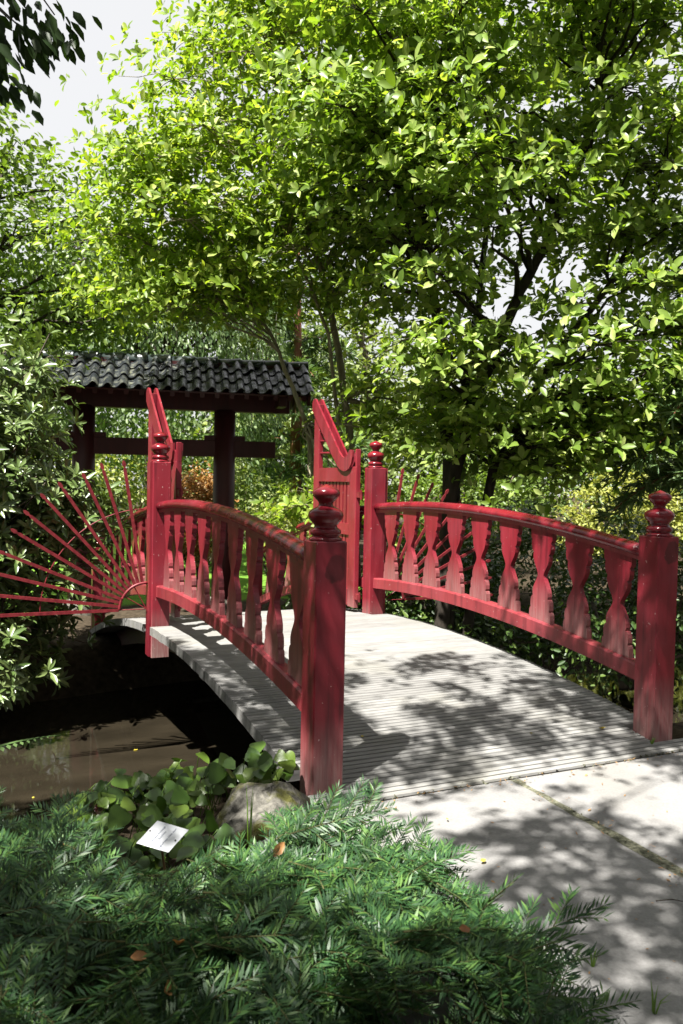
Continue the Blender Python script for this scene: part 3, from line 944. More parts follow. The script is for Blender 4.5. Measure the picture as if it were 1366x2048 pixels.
# ---- rhododendron ----
rho = empty('rhododendron_shrub', (-2.0, 6.0, -0.7))
tag(rho, 'big glossy rhododendron bush behind the fan of red rods', 'shrub')
P1, O1 = [], []
for c, r, k in (((-1.9, 6.2, 1.1), (1.9, 1.5, 1.75), 900), ((-1.35, 5.3, 1.55), (0.75, 0.6, 0.85), 260), ((-0.62, 5.35, 1.15), (0.5, 0.45, 0.5), 130), ((-1.1, 5.4, 0.3), (0.9, 0.6, 0.8), 230),
                ((-1.5, 5.2, -0.4), (0.8, 0.5, 0.5), 110), ((-1.2, 6.3, 2.2), (0.7, 0.7, 0.6), 150), ((-1.34, 5.7, 2.6), (0.62, 0.55, 0.6), 190), ((-3.2, 6.3, 1.5), (1.6, 1.3, 2.0), 400)):
    p, o = blob(c, r, k, 0.85, clumps=max(8, k // 9), cr=0.14, flat=0.8)
    keep = p[:, 1] > 4.35
    P1.append(p[keep]); O1.append(o[keep])
P1, O1 = np.concatenate(P1), np.concatenate(O1)
br = []
for i in range(0, len(P1), 6):
    a = np.array([-1.9 + rng.normal() * 0.3, 6.1 + rng.normal() * 0.3, rng.uniform(-0.7, 0.4)])
    br.append(limb(a, P1[i], 0.022, 0.006, 0.08, 5, 0.2))
wood(rho, br, 'bark', n=5)
split_leaves(rho, rosettes(P1, O1 + np.array([0, 0, 0.55]) - SUN * 0.2, 9, 0.145, 1.2), LEAFN, 'rhodo')

# ---- generic trees and shrubs ----
def shrub(name, label, base, blobs, n, size, mat, bark='bark', cat='shrub', group=None, tmpl=LEAF, clump=40, cr=0.25, up_=0.8, stems=6, flat=0.6):
    root = empty(name, base)
    tag(root, label, cat, group)
    tot = sum(np.prod(b[1]) ** (2 / 3) for b in blobs)
    P, O, br = [], [], []
    for c, r in blobs:
        k = int(n * np.prod(r) ** (2 / 3) / tot)
        p, o = blob(c, r, k, 0.8, max(6, k // clump), cr, flat)
        P.append(p); O.append(o)
        for j in range(stems):
            a = np.array(base) + np.array([rng.normal() * 0.05, rng.normal() * 0.05, -0.05])
            e = p[rng.integers(0, k)]
            br.append(limb(a, e, 0.02 + 0.012 * np.linalg.norm(e - a), 0.006, 0.05, 6, 0.2))
    P, O = np.concatenate(P), np.concatenate(O)
    wood(root, br, bark, 'stem', 6)
    put('foliage', cloud('foliage', tmpl, *loose(P, O, size, up_)), mat, root)
    return root

def tree(name, label, base, top, blobs, n, size, mat, bark, r=0.16, group=None, tmpl=LEAF, clump=40, cr=0.5, up_=0.8, flat=0.5):
    root = empty(name, base)
    tag(root, label, 'tree', group)
    t, rr = limb(np.array(base) + np.array([0, 0, -0.2]), top, r, r * 0.35, 0.0, 10, 0.12)
    put('trunk', MB().tube(t, rr, 10).mesh('trunk', True), bark, root)
    tot = sum(np.prod(b[1]) ** (2 / 3) for b in blobs)
    P, O, br = [], [], []
    for c, rad in blobs:
        k = int(n * np.prod(rad) ** (2 / 3) / tot)
        p, o = blob(c, rad, k, 0.75, max(8, k // clump), cr, flat)
        P.append(p); O.append(o)
        for j in range(14):
            e = p[rng.integers(0, k)]
            i = int(np.clip(np.argmin(np.linalg.norm(t - e, axis=1)) - 1, 2, 8))
            br.append(limb(t[i], e, rr[i] * 0.45, 0.01, 0.06, 6, 0.2))
    P, O = np.concatenate(P), np.concatenate(O)
    wood(root, br, bark, 'branch', 5)
    put('crown', cloud('crown', tmpl, *loose(P, O, size, up_)), mat, root)
    return root

tree('cherry_tree', 'loose pale green tree at the left edge above the rhododendron', (-1.9, 10.6, -0.4), (-1.0, 10.4, 6.6),
     [((-0.8, 10.4, 5.0), (1.9, 1.5, 1.7)), ((-1.9, 10.4, 6.9), (1.1, 1.1, 1.2)), ((0.5, 10.0, 4.4), (0.9, 0.8, 0.8)), ((-1.8, 9.6, 3.6), (1.6, 1.0, 0.9))], 9000, 0.15, 'lime', 'bark_dark', 0.12, cr=0.28)

# weeping tree: leaves strung down hanging twigs
wt = empty('weeping_tree', (2.4, 15.6, -0.3))
tag(wt, 'weeping tree with hanging curtains of small leaves behind the gateway', 'tree')
t, rr = limb((2.4, 15.6, -0.5), (2.5, 15.6, 6.9), 0.2, 0.1, 0.0, 8, 0.1)
put('trunk', MB().tube(t, rr, 10).mesh('trunk', True), 'bark_dark', wt)
P, O, br = [], [], []
for k in range(520):
    a = rng.uniform(0, 2 * math.pi)
    rd = 3.3 * math.sqrt(rng.uniform(0.05, 1))
    x, y = 2.3 + rd * math.cos(a), 15.5 + rd * 0.8 * math.sin(a)
    lump = 0.5 * math.sin(x * 2.3) + 0.4 * math.sin(y * 2.9 + x)
    zt = 6.9 - 0.22 * rd ** 1.6 + lump
    L = rng.uniform(1.2, 3.8) * (0.6 + 0.14 * rd)
    m = int(L * 15)
    zz = zt - np.linspace(0, L, m)
    P.append(np.stack([x + 0.05 * rng.normal(size=m), y + 0.05 * rng.normal(size=m), zz], -1))
    O.append(np.tile([math.cos(a), math.sin(a), 0], (m, 1)))
    if k % 4 == 0:
        br.append(limb(t[rng.integers(4, 8)], (x, y, zt), 0.05, 0.012, 0.12, 6, 0.1))
        br.append((np.array([(x, y, zt), (x, y, zt - L)]), np.array([0.008, 0.004])))
P, O = np.concatenate(P), np.concatenate(O)
wood(wt, br, 'bark_dark', 'branch', 5)
n = len(P)
put('crown', cloud('crown', LEAF, P, frames(norm(np.array([0, 0, -1.0]) + O * 0.4 + rng.normal(size=(n, 3)) * 0.35), O + rng.normal(size=(n, 3)) * 0.5), 0.13 * rng.uniform(0.7, 1.2, n)), 'weep', wt)

# feathery conifers: sprays along drooping boughs
def conifer(name, label, base, h, spread, boughs, mat, bark, r=0.14, size=0.16, droop=0.25, lo=0.15, per=70):
    root = empty(name, base)
    tag(root, label, 'tree')
    b = np.array(base)
    put('trunk', MB().tube([b + np.array([0, 0, -.2]), b + np.array([0.05, 0, h * .5]), b + np.array([0, 0, h])], [r, r * .7, r * .15], 10).mesh('trunk', True), bark, root)
    br, P, D = [], [], []
    for k in range(boughs):
        f = rng.uniform(lo, 0.98)
        L = spread * (1.05 - f) ** 0.7 * rng.uniform(0.7, 1.1)
        a = rng.uniform(0, 2 * math.pi)
        d = np.array([math.cos(a), math.sin(a), 0])
        q = np.linspace(0, 1, 8)[:, None]
        p = b + np.array([0, 0, h * f]) + d * L * q + np.array([0, 0, 1.0]) * (0.12 * L * np.sin(q * math.pi) - droop * L * q ** 2)
        br.append((p, np.linspace(0.03, 0.006, 8)))
        m = int(per * L)
        tt = rng.uniform(0.15, 1, m)
        base_p = np.stack([np.interp(tt, np.linspace(0, 1, 8), p[:, i]) for i in range(3)], -1)
        side = np.array([-d[1], d[0], 0])
        w = rng.normal(size=(m, 1)) * 0.22 * L * 0.35
        P.append(base_p + side * w + rng.normal(size=(m, 3)) * 0.04 - np.array([0, 0, .15]) * abs(w))
        D.append(norm(d * 0.8 + side * np.sign(w) * 0.7 + np.array([0, 0, -0.3]) + rng.normal(size=(m, 3)) * 0.35))
    P, D = np.concatenate(P), np.concatenate(D)
    wood(root, br, bark, 'branch', 5)
    k = len(P)
    pos, rot, siz = [], [], []
    for j in range(5):                                        # each spray is five narrow tufts
        e = norm(D + rng.normal(size=(k, 3)) * 0.45)
        pos.append(P); rot.append(frames(e, np.array([0, 0, 1.0]) + rng.normal(size=(k, 3)) * 0.4)); siz.append(size * rng.uniform(0.6, 1.2, k))
    put('crown', cloud('crown', NEEDLE, np.concatenate(pos), np.concatenate(rot), np.concatenate(siz)), mat, root)
    return root
conifer('conifer_tree', 'feathery conifer leaning in at the right edge above the near right post', (6.35, 2.9, -0.4), 6.0, 1.9, 46, 'conifer', 'bark_red', 0.13, 0.20, 0.3, 0.3, 90)
conifer('pine_tree', 'red-barked conifer in sun between the gateway roof and the pale trunk', (6.6, 17.2, 0.0), 8.5, 2.6, 50, 'conifer', 'bark_red', 0.2, 0.32, 0.2, 0.15, 50)

shrub('copper_maple', 'low domed copper-orange maple on the lawn behind the gateway post', (2.55, 12.0, -0.45), [((2.55, 12.05, 0.85), (0.62, 0.55, 0.88))], 8000, 0.085, 'orange', 'bark_dark', cr=0.12)
shrub('golden_shrub', 'bright lime-yellow shrub behind the copper maple', (3.2, 14.2, -0.4), [((3.1, 14.1, 1.5), (1.25, 0.9, 1.0)), ((4.3, 14.0, 1.0), (0.9, 0.8, 0.8))], 3800, 0.12, 'far_pale', cr=0.2)
shrub('clipped_shrub', 'small dark rounded evergreen on the lawn seen past the fan tips', (0.9, 12.6, -0.45), [((0.9, 12.6, 0.65), (0.65, 0.6, 0.7)), ((0.0, 13.2, 0.9), (0.9, 0.7, 0.9))], 3600, 0.09, 'dark_shrub', cr=0.14)
shrub('yellow_green_shrub', 'yellow-green bush left of the copper maple', (1.4, 14.6, -0.4), [((1.2, 14.4, 1.4), (1.1, 0.8, 0.9))], 2400, 0.11, 'pale', cr=0.18)
shrub('variegated_shrub', 'pale cream-green shrub beside the gateway seen over the left handrail', (3.7, 10.6, -0.5), [((3.65, 10.6, 0.65), (0.7, 0.6, 0.65)), ((4.4, 10.9, 0.5), (0.7, 0.6, 0.55))], 2600, 0.08, 'pale', cr=0.14)
shrub('golden_acer', 'glowing golden maple bush behind the near end of the right railing', (11.8, 10.3, -0.5), [((11.75, 10.3, 1.2), (1.2, 1.0, 0.8)), ((12.6, 9.9, 0.7), (0.8, 0.7, 0.6)), ((10.9, 10.6, 0.5), (0.9, 0.7, 0.7))], 6500, 0.11, 'acer', 'bark_dark', cr=0.13, flat=0.35)
GR = 'dark shrubs on the bank beyond the right railing'
shrub('bank_shrub', 'dark leafy shrub behind the middle of the right railing', (4.2, 5.4, -0.8), [((4.0, 5.7, 0.0), (1.2, 0.7, 0.85)), ((4.6, 5.0, -0.45), (1.0, 0.7, 0.5))], 5200, 0.11, 'dark_shrub', group=GR, cr=0.16)
shrub('bank_shrub', 'dark leafy shrub behind the near right post at the water edge', (6.0, 4.0, -0.9), [((5.9, 4.2, -0.2), (1.2, 0.9, 0.75)), ((6.9, 3.6, 0.1), (1.0, 0.9, 0.8)), ((7.4, 5.6, 0.3), (1.3, 0.9, 0.9))], 7200, 0.10, 'dark_shrub', group=GR, cr=0.16)
shrub('bank_shrub', 'dark low foliage at the foot of the right fan screen', (3.2, 6.9, -0.6), [((3.3, 7.1, -0.1), (0.9, 0.5, 0.55)), ((5.4, 7.6, 0.2), (1.3, 0.8, 0.8)), ((7.2, 8.2, 0.4), (1.4, 0.8, 0.9))], 6200, 0.11, 'dark_shrub', group=GR, cr=0.16)
shrub('lit_shrub', 'light green shrub catching sun between the dark stems and the golden maple', (8.6, 12.0, -0.4), [((8.4, 12.0, 1.0), (1.5, 1.0, 1.1)), ((10.2, 12.2, 1.5), (1.3, 1.0, 1.2))], 4600, 0.13, 'lime', cr=0.16)

FG = 'trees far behind the garden'
FT = [('tall dark tree far behind the weeping tree', (0.5, 27, 0), 11.5, [((0.2, 27, 7.5), (4.2, 3, 4.0)), ((2.5, 27, 4.5), (3.5, 2.5, 3.2))], 'far'),
      ('broad pale tree far behind the cherry at the left edge', (-6.0, 25, 0), 11.0, [((-5.0, 25, 6.5), (4.5, 3, 4.8))], 'far_pale'),
      ('mid green tree far behind the pale magnolia trunk', (9.0, 26, 0), 10.0, [((8.5, 26, 6.5), (4.2, 3, 4.2)), ((7, 25, 3.0), (3.5, 2.5, 2.6))], 'far'),
      ('low sunlit trees far behind the dark stems', (14.5, 20, 0), 6.5, [((14.5, 20, 3.2), (4.0, 2.5, 2.9))], 'far_pale'),
      ('rounded green tree far behind the golden maple', (19.5, 16, 0), 6.5, [((19.5, 16, 3.2), (4.2, 2.5, 3.2))], 'far'),
      ('dense green tree far beyond the conifer at the right edge', (18.0, 8.5, -.3), 8.5, [((17.8, 8.6, 4.4), (2.6, 2.2, 4.0))], 'far'),
      ('bright spreading tree far behind the gate leaf at the bridge middle', (12.0, 24, 0), 9.0, [((11.5, 24, 5.2), (3.4, 2.5, 3.6)), ((8.0, 22, 2.5), (2.6, 2.0, 2.2))], 'far_pale')]
for lab, base, top, bl, m in FT:
    tree('background_tree', lab, base, (base[0], base[1], top), bl, 6500, 0.30, m, 'bark', 0.25, FG, clump=30, cr=0.55)
# low continuous planting closes the view under the far crowns
hd = empty('far_hedge', (6, 31, 0))
tag(hd, 'long dark hedge closing the garden behind all the far trees', 'hedge')
P = np.stack([rng.uniform(-22, 34, 15000), 31 + rng.normal(size=15000) * 0.6, rng.uniform(-0.2, 1, 15000) ** 0.7 * 4.2], -1)
P = P[~np.isnan(P).any(1)]
P[:, 1] -= (P[:, 0] - 6) * 0.45
n = len(P)
put('foliage', cloud('foliage', LEAF, *loose(P, np.tile([0, -1.0, 0.3], (n, 1)), 0.42, 0.6)), 'far', hd)

wd = empty('skylight_blocker', (0, -8, 0))  # leaf ring added out of view, blocks low sky to deepen shaded faces
tag(wd, 'unseen ring of leaves added outside the view to cut down skylight', 'skylight_blocker', kind='stuff')
az = rng.uniform(R_(118), R_(376), 24000)
rd = 10.5 + rng.normal(size=24000) * 0.7 + 1.2 * np.sin(az * 7)
P = np.stack([rd * np.cos(az), -1 + rd * np.sin(az), rng.uniform(0, 1, 24000) ** 0.9 * (12.5 + 1.5 * np.sin(az * 5))], -1)
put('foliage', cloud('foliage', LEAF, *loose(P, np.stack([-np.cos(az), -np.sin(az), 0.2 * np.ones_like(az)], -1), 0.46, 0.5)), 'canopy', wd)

rng = np.random.default_rng(21)
# ---- the tree behind the camera whose boughs shade the path ----
ot = empty('overhanging_tree', (-6.6, -4.2, 0))
tag(ot, 'overhanging tree whose dark leaves droop into the upper left corner', 'tree')
t, rr = limb((-6.6, -4.2, -0.2), (-5.6, -3.6, 9.5), 0.28, 0.1, 0.0, 10, 0.05)
put('trunk', MB().tube(t, rr, 12).mesh('trunk', True), 'bark', ot)
SX, SY = 0.403 / 0.886, 0.229 / 0.886
def shade(x, y):
    """share of the ground at (x, y) that the boughs between it and the sun keep in shade"""
    d = 0.0
    if y < -1.0: d = 0.84
    elif y < -0.62: d = 0.56
    elif y < -0.1: d = 0.40
    elif y < 1.0: d = 0.40
    elif y < 1.9: d = 0.40
    elif y < 2.15: d = 0.15
    if 0.10 < x < 0.72 and 0.30 < y < 2.55: d = 0.88
    if -0.95 < x < 0.22 and -1.75 < y < -0.62: d = 0.30
    if x < -0.95 and y < 0.2: d = 0.72
    if y < -1.75 and x < 0.2: d = 0.85
    if -1.3 < x < -0.1 and -0.62 < y < 0.6: d = 0.62
    if -2.4 < x < 0.1 and 0.6 < y < 3.05: d = 0.74
    if x > 1.95 and -0.5 < y < 1.2: d = 0.93
    if 2.35 < x < 3.4 and 1.2 <= y < 1.7: d = 0.6
    return d
GN = rng.random((64, 64))
def vnoise(x, y, cell):
    u, v = (x + 20) / cell, (y + 20) / cell
    i, j = int(u), int(v)
    a, b = u - i, v - j
    a, b = a * a * (3 - 2 * a), b * b * (3 - 2 * b)
    q = lambda p, r: GN[p % 64, r % 64]
    return (q(i, j) * (1 - a) + q(i + 1, j) * a) * (1 - b) + (q(i, j + 1) * (1 - a) + q(i + 1, j + 1) * a) * b
P, O, br = [], [], []
tries = 0
for k in range(28500):
    gx_, gy_ = rng.uniform(-3.6, 3.7), rng.uniform(-4.6, 3.1)
    nv = 0.50 * vnoise(gx_, gy_, 0.40) + 0.50 * vnoise(gx_ + 7, gy_ + 3, 0.17)
    D = shade(gx_, gy_)
    if nv > 0.5 + 0.36 * (D - 0.5) * 2 * (1 if D < .8 else 1.15) and rng.random() > 0.02:
        continue
    if D == 0: continue
    z = rng.uniform(5.0, 7.5)
    c = np.array([gx_ - SX * z, gy_ - SY * z, z])
    m = rng.integers(2, 5)
    q = c + rng.normal(size=(m, 3)) * np.array([0.032, 0.032, 0.05])
    P.append(q); O.append(norm(q - c + np.array([0, 0, 0.05])))
    if k % 500 == 0:
        br.append(limb(t[rng.integers(6, 10)], c, 0.022, 0.004, 0.06, 6, 0.2))
# the drooping spray in the corner of the view
P2, O2 = [], []
for c0 in ((-1.38, .39, 3.60), (-1.31, .36, 3.54), (-1.20, .31, 3.63), (-1.42, .40, 3.44), (-1.52, .44, 3.50), (-1.50, .43, 3.36), (-1.55, .45, 3.65), (-1.26, .33, 3.58), (-1.44, .41, 3.30)):
    m = 22
    c0 = np.array(c0)
    q = c0 + rng.normal(size=(m, 3)) * np.array([0.07, 0.07, 0.06])
    P2.append(q); O2.append(norm(q - c0 + np.array([0.2, 0, -0.5])))
    br.append(limb((-2.3, .55, 4.4), c0, 0.010, 0.003, 0.05, 6, 0.2))
br.append(limb(t[6], (-2.3, .55, 4.4), 0.05, 0.012, 0.06, 8, 0.1))
P2, O2 = np.concatenate(P2), np.concatenate(O2)
P, O = np.concatenate(P), np.concatenate(O)
wood(ot, br, 'bark', 'branch', 6)
pp, rr_, ss = loose(P, O, 0.092, 0.6, 0.5)
n2 = len(P2)
d2 = norm(O2 * 0.6 + np.array([0.25, 0, -0.75]) + rng.normal(size=(n2, 3)) * 0.35)
pp, rr_, ss = np.concatenate([pp, P2]), np.concatenate([rr_, frames(d2, rng.normal(size=(n2, 3)) * 0.5 + np.array([-.3, -.6, .5]))]), np.concatenate([ss, 0.088 * rng.uniform(0.7, 1.15, n2)])
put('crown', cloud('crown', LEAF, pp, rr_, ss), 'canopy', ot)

# ---- boulder ----
def boulder():
    n, m = 26, 14
    v, f = [], []
    for i in range(m + 1):
        ph = math.pi * i / m
        for j in range(n):
            th = 2 * math.pi * j / n
            d = np.array([math.sin(ph) * math.cos(th), math.sin(ph) * math.sin(th), math.cos(ph)])
            k = 1 + 0.10 * math.sin(3 * th + 2 * ph) + 0.07 * math.sin(5 * ph + th * 2 + 1) + 0.04 * math.sin(9 * th + 4 * ph)
            v.append(d * k * np.array([0.27, 0.20, 0.17]))
    for i in range(m):
        f += [(i * n + j, (i + 1) * n + j, (i + 1) * n + (j + 1) % n, i * n + (j + 1) % n) for j in range(n)]
    return MB().add(v, f).mesh('boulder', True)
tag(put('boulder', boulder(), 'rock', None, (-0.29, -0.14, -0.05), (0.1, 0.12, 0.5)), 'grey mossy boulder at the foot of the near left post', 'boulder')

# ---- foreground yew ----
def yew_h(x, y):
    x, y = np.asarray(x, float), np.asarray(y, float)
    e = 0.16 + 0.17 * np.sin(np.clip((y + 2.6) / 2.6, 0, 1) * math.pi) + 0.035 * np.sin(x * 5.2 + 1) * np.sin(y * 4.3)
    edge = xe(y)
    return e * np.clip((edge - x) / 0.30, 0.25, 1) * np.clip((ye(x) - y) / 0.25, 0.3, 1)
def xe(y):
    return np.interp(y, [-3.2, -2.2, -1.9, -1.55, -1.25, -0.95, -0.7, -0.45, -0.2, 0.1], [-0.5, -0.10, 0.02, 0.13, 0.08, -0.14, -0.21, -0.16, -0.30, -0.9])
def ye(x):
    return np.interp(x, [-3, -1.9, -1.4, -1.05, -0.75, -0.5, -0.2, 0.1], [0.2, 0.12, -0.08, -0.50, -0.90, -0.72, -0.50, -0.60])
def shoot(L, n0):
    """needles in two ranks along a shoot on the x axis"""
    k = int(L / 0.0092)
    t = np.linspace(0.04, 1, k)
    P, Rr, Sz = [], [], []
    for s in (-1, 1):
        p = np.stack([t * L + rng.normal(size=k) * 0.001, np.zeros(k), -0.10 * L * t ** 2], -1)
        ang = R_(62) - R_(28) * t + rng.normal(size=k) * 0.10
        lift = 0.20 + rng.normal(size=k) * 0.16
        d = np.stack([np.cos(ang), s * np.sin(ang), lift], -1)
        P.append(p); Rr.append(frames(norm(d), np.array([0, 0, 1.0]) + rng.normal(size=(k, 3)) * 0.2))
        Sz.append(n0 * (0.75 + 0.4 * np.sin(np.clip(t * 1.05, 0, 1) * math.pi)) * rng.uniform(0.85, 1.1, k))
    return np.concatenate(P), np.concatenate(Rr), np.concatenate(Sz)
def spray():
    L = rng.uniform(0.32, 0.46)
    P, Rr, Sz = shoot(L, 0.044)
    P, Rr, Sz = [P], [Rr], [Sz]
    st = [([(0, 0, 0), (L * .5, 0, -0.025 * L), (L, 0, -0.10 * L)], [0.0026, 0.002, 0.001])]
    for j in range(8):
        t = 0.10 + 0.105 * j
        s = -1 if j % 2 else 1
        l = rng.uniform(0.13, 0.23) * (1.1 - 0.65 * t)
        a = s * R_(rng.uniform(38, 55))
        p, r, z = shoot(l, 0.041)
        ti = rng.normal() * 0.15
        m = np.array(Matrix.Rotation(a, 3, 'Z') @ Matrix.Rotation(ti, 3, 'X') @ Matrix.Rotation(rng.normal() * 0.12, 3, 'Y'))
        o = np.array([t * L, 0, -0.10 * L * t * t])
        P.append(p @ m.T + o); Rr.append(np.einsum('ij,njk->nik', m, r)); Sz.append(z)
        e = np.array([l, 0, -0.1 * l])
        st.append(([o, o + m @ e], [0.0016, 0.0008]))
    return (np.concatenate(P), np.concatenate(Rr), np.concatenate(Sz)), st
templates = []
for k in range(7):
    (p, r, z), st = spray()
    v = (np.einsum('nij,kj->nki', r, NEEDLE[0]) * z[:, None, None] + p[:, None]).reshape(-1, 3)
    b = MB()
    for q, w in st: b.tube(q, w, 4)
    templates.append((v, np.array(b.v), b.f))
PL = np.array([-0.885, -0.66, 0.200])                         # where the plant label stands
def hides_label(pts, r=0.085):
    d = PL - CAM
    L = np.linalg.norm(d)
    t = (pts - CAM) @ d / L
    q = np.linalg.norm(pts - CAM - t[:, None] * d / L, axis=1)
    return bool(((q < r * t / L) & (t < L + 0.05)).any())
ye_root = empty('yew_shrub', (-1.2, -1.5, -0.05))
tag(ye_root, 'low spreading dark green yew in front of the path', 'shrub')
NV, SV = [], []
cnt = 0
N_SPRAY = 360
while cnt < N_SPRAY:
    x, y = rng.uniform(-2.2, 0.22), rng.uniform(-2.4, 0.12)
    if x > xe(y) - 0.14 or y > ye(x) - 0.16: continue
    near = (y < -2.0) or (x < -1.8)
    if near and rng.random() < 0.6: continue
    if (x + 0.90) ** 2 + (y + 0.78) ** 2 < 0.30 ** 2: continue
    h = float(yew_h(x, y))
    lvl = rng.random() ** 0.5
    z = h * (0.40 + 0.60 * lvl) + rng.normal() * 0.03
    out = np.array([x + 1.35, y + 1.75]) + rng.normal(size=2) * 0.45
    a = math.atan2(out[1], out[0]) + rng.normal() * 0.45
    pit = rng.normal() * 0.28 - 0.10 + (0.22 if x > xe(y) - 0.25 or y > ye(x) - 0.2 else 0)
    m = np.array(Matrix.Rotation(a, 3, 'Z') @ Matrix.Rotation(pit, 3, 'Y') @ Matrix.Rotation(rng.normal() * 0.35, 3, 'X')) * rng.uniform(0.85, 1.25)
    v, sv, sf = templates[rng.integers(0, 7)]
    if lvl < 0.3: m = m * 0.9
    o = np.array([x, y, z]) - m[:, 0] * 0.20
    vv = v @ m.T + o
    if hides_label(vv): continue
    NV.append(vv)
    SV.append((sv @ m.T + o, sf))
    cnt += 1
NV = np.concatenate(NV)
put('foliage', quadmesh('foliage', NV, np.arange(len(NV))), 'yew', ye_root)
sb = MB()
for sv, sf in SV: sb.add(sv, sf)
for k in range(40):
    x, y = rng.uniform(-2.2, -0.1), rng.uniform(-2.3, -0.5)
    if x > xe(y) - 0.1: continue
    sb.tube(limb((-1.3, -1.6, -0.05), (x, y, float(yew_h(x, y)) * 0.35), 0.012, 0.004, 0.1, 6, 0.15)[0], np.linspace(0.012, 0.004, 6), 6)
put('branch', sb.mesh('branch', True), 'twig', ye_root)

# ---- ivy ----
def ivy_leaf_mesh(v):
    out = [(0, 0), (.10, -.20), (.02, -.36), (.20, -.44), (.38, -.36), (.52, -.40), (.66, -.26), (.80, -.16), (1.0, 0.0)]
    if v: out = [(0, 0), (.05, -.22), (.0, -.40), (.22, -.50), (.45, -.44), (.66, -.31), (.82, -.17), (.93, -.07), (1.0, 0)]
    ring = out + [(a, -b) for a, b in out[-2:0:-1]]
    b = MB()
    zf = lambda a, c: 0.16 * abs(c) - 0.22 * a * a - 0.35 * c * c + 0.03 * math.sin(8 * a + 5 * c)
    mid = [(.12, 0), (.3, 0), (.5, 0), (.7, 0), (.85, 0)]
    V = [(a, c, zf(a, c)) for a, c in ring] + [(a, 0, zf(a, 0) - 0.012) for a, _ in mid]
    n = len(ring)
    def side(ids):
        F = []
        ms = [ids[0], n, n + 1, n + 2, n + 3, n + 4, ids[-1]]
        F += [(ids[0], ids[1], n), (ids[1], ids[2], ids[3], n), (ids[3], n + 1, n), (ids[3], ids[4], n + 2, n + 1), (ids[4], ids[5], n + 3, n + 2), (ids[5], ids[6], n + 4, n + 3), (ids[6], ids[7], n + 4), (ids[7], ids[8], n + 4)]
        return F
    F = side(list(range(0, 9)))
    l = [0] + list(range(n - 1, 7, -1))
    F += [tuple(reversed(q)) for q in side(l)]
    me = b.add(V, F).mesh('leaf', True)
    me.materials.append(M['ivy'])
    return me
ivm = [ivy_leaf_mesh(0), ivy_leaf_mesh(1)]
iv = empty('ivy_plant', (-0.6, 0.0, -0.1))
tag(iv, 'broad-leaved ivy spilling over the pond bank behind the plant label', 'ivy')
stems = MB()
k = 0
while k < 230:
    x = rng.uniform(-1.12, -0.10)
    y = rng.uniform(-0.62, 0.40)
    top = np.interp(x, [-1.15, -1.0, -0.6, -0.3, -0.1], [-0.02, 0.06, 0.16, 0.15, 0.12])
    z = top * np.clip(1.15 - abs(y + 0.05) / 0.6, 0.2, 1) + rng.normal() * 0.035
    if x > -0.62 and y < -0.02: continue
    if hides_label(np.array([[x, y, z], [x, y - 0.06, z - 0.03]]), 0.11): continue
    if ((x + 0.34) / 0.26) ** 2 + ((y + 0.16) / 0.22) ** 2 < 1 and z < 0.17: continue
    d = norm(np.array([rng.normal(), rng.normal() - 0.7, -0.25]))
    nn = norm(np.array([-0.15, -0.75, 0.85]) + rng.normal(size=3) * 0.35)
    s = rng.uniform(0.06, 0.108)
    m = np.eye(4)
    m[:3, :3] = frames(d[None], nn[None])[0] * s
    m[:3, 3] = np.array([x, y, z]) - np.array(iv.location)
    o = bpy.data.objects.new('leaf', ivm[k % 2])
    col.objects.link(o)
    o.parent = iv
    o.matrix_local = Matrix(m.tolist())
    sm = o.modifiers.new('smooth', 'SUBSURF')
    sm.levels = sm.render_levels = 1
    stems.tube([(x, y, z), (x + rng.normal() * .03, y + .03, z - 0.07), (x + rng.normal() * .06, y + .05, -0.12)], [0.0022, 0.0022, 0.003], 5)
    k += 1
put('stem', stems.mesh('stem', True), 'grass', iv)

# ---- plant label ----
sg = empty('plant_label', (-0.80, -0.40, 0.08))
tag(sg, 'small white plant label with blue lettering tilted among the ivy', 'sign')
ex = norm(np.array([rt[0], rt[1], 0]) * 0.90 + np.array([0, 0, -0.25]))
ez0 = norm(-np.array([fw[0], fw[1], 0]) * 0.62 + np.array([0, 0, 0.78]))
ez = norm(ez0 - ex * (ez0 @ ex))
ey = np.cross(ez, ex)
ang = R_(0)
pm = np.eye(4)
pm[:3, 0], pm[:3, 1], pm[:3, 2], pm[:3, 3] = ex, ey, ez, PL - np.array(sg.location)
pw, ph = 0.062, 0.052
plate = put('plate', MB().prism([(-pw - 0.022, -ph), (pw - 0.022, -ph), (pw + 0.022, ph), (-pw + 0.022, ph)], -0.0015, 0.0015, lambda a, b, t: (a, b, t)).mesh('plate'), 'white_plate', sg, world=False)
plate.matrix_local = Matrix(pm.tolist())
def text(body, x, y, size):
    cu = bpy.data.curves.new('lettering', 'FONT')
    cu.body = body
    cu.size = size
    cu.extrude = 0.0001
    cu.align_x = 'CENTER'
    cu.align_y = 'CENTER'
    cu.materials.append(M['blue_ink'])
    o = bpy.data.objects.new('lettering', cu)
    col.objects.link(o)
    bpy.context.view_layer.update()
    me = bpy.data.meshes.new_from_object(o.evaluated_get(bpy.context.evaluated_depsgraph_get()))
    bpy.data.objects.remove(o)
    put('lettering', me, None, plate, (x, y, 0.0022), (0, 0, R_(67)), world=False)
text('Lespedeza thunbergii', -0.020, 0.0, 0.0098)
text('Buschklee', -0.003, 0.003, 0.0098)
text('Leguminosae China, Japan', 0.019, -0.002, 0.0092)
for x, y in ((-0.052, 0.006), (0.050, -0.002)):
    put('screw', MB().lathe([(0.0035, 0), (0.0035, 0.0025), (0, 0.003)], 10, (x, y, 0.001)).mesh('screw'), 'dark_metal', plate, world=False)
put('stake', MB().tube([PL - ez * 0.004 + ey * 0.03, PL - ez * 0.004 - ey * 0.02, PL + np.array([0.03, 0.05, -0.22])], 0.005, 6).mesh('stake'), 'stake', sg)

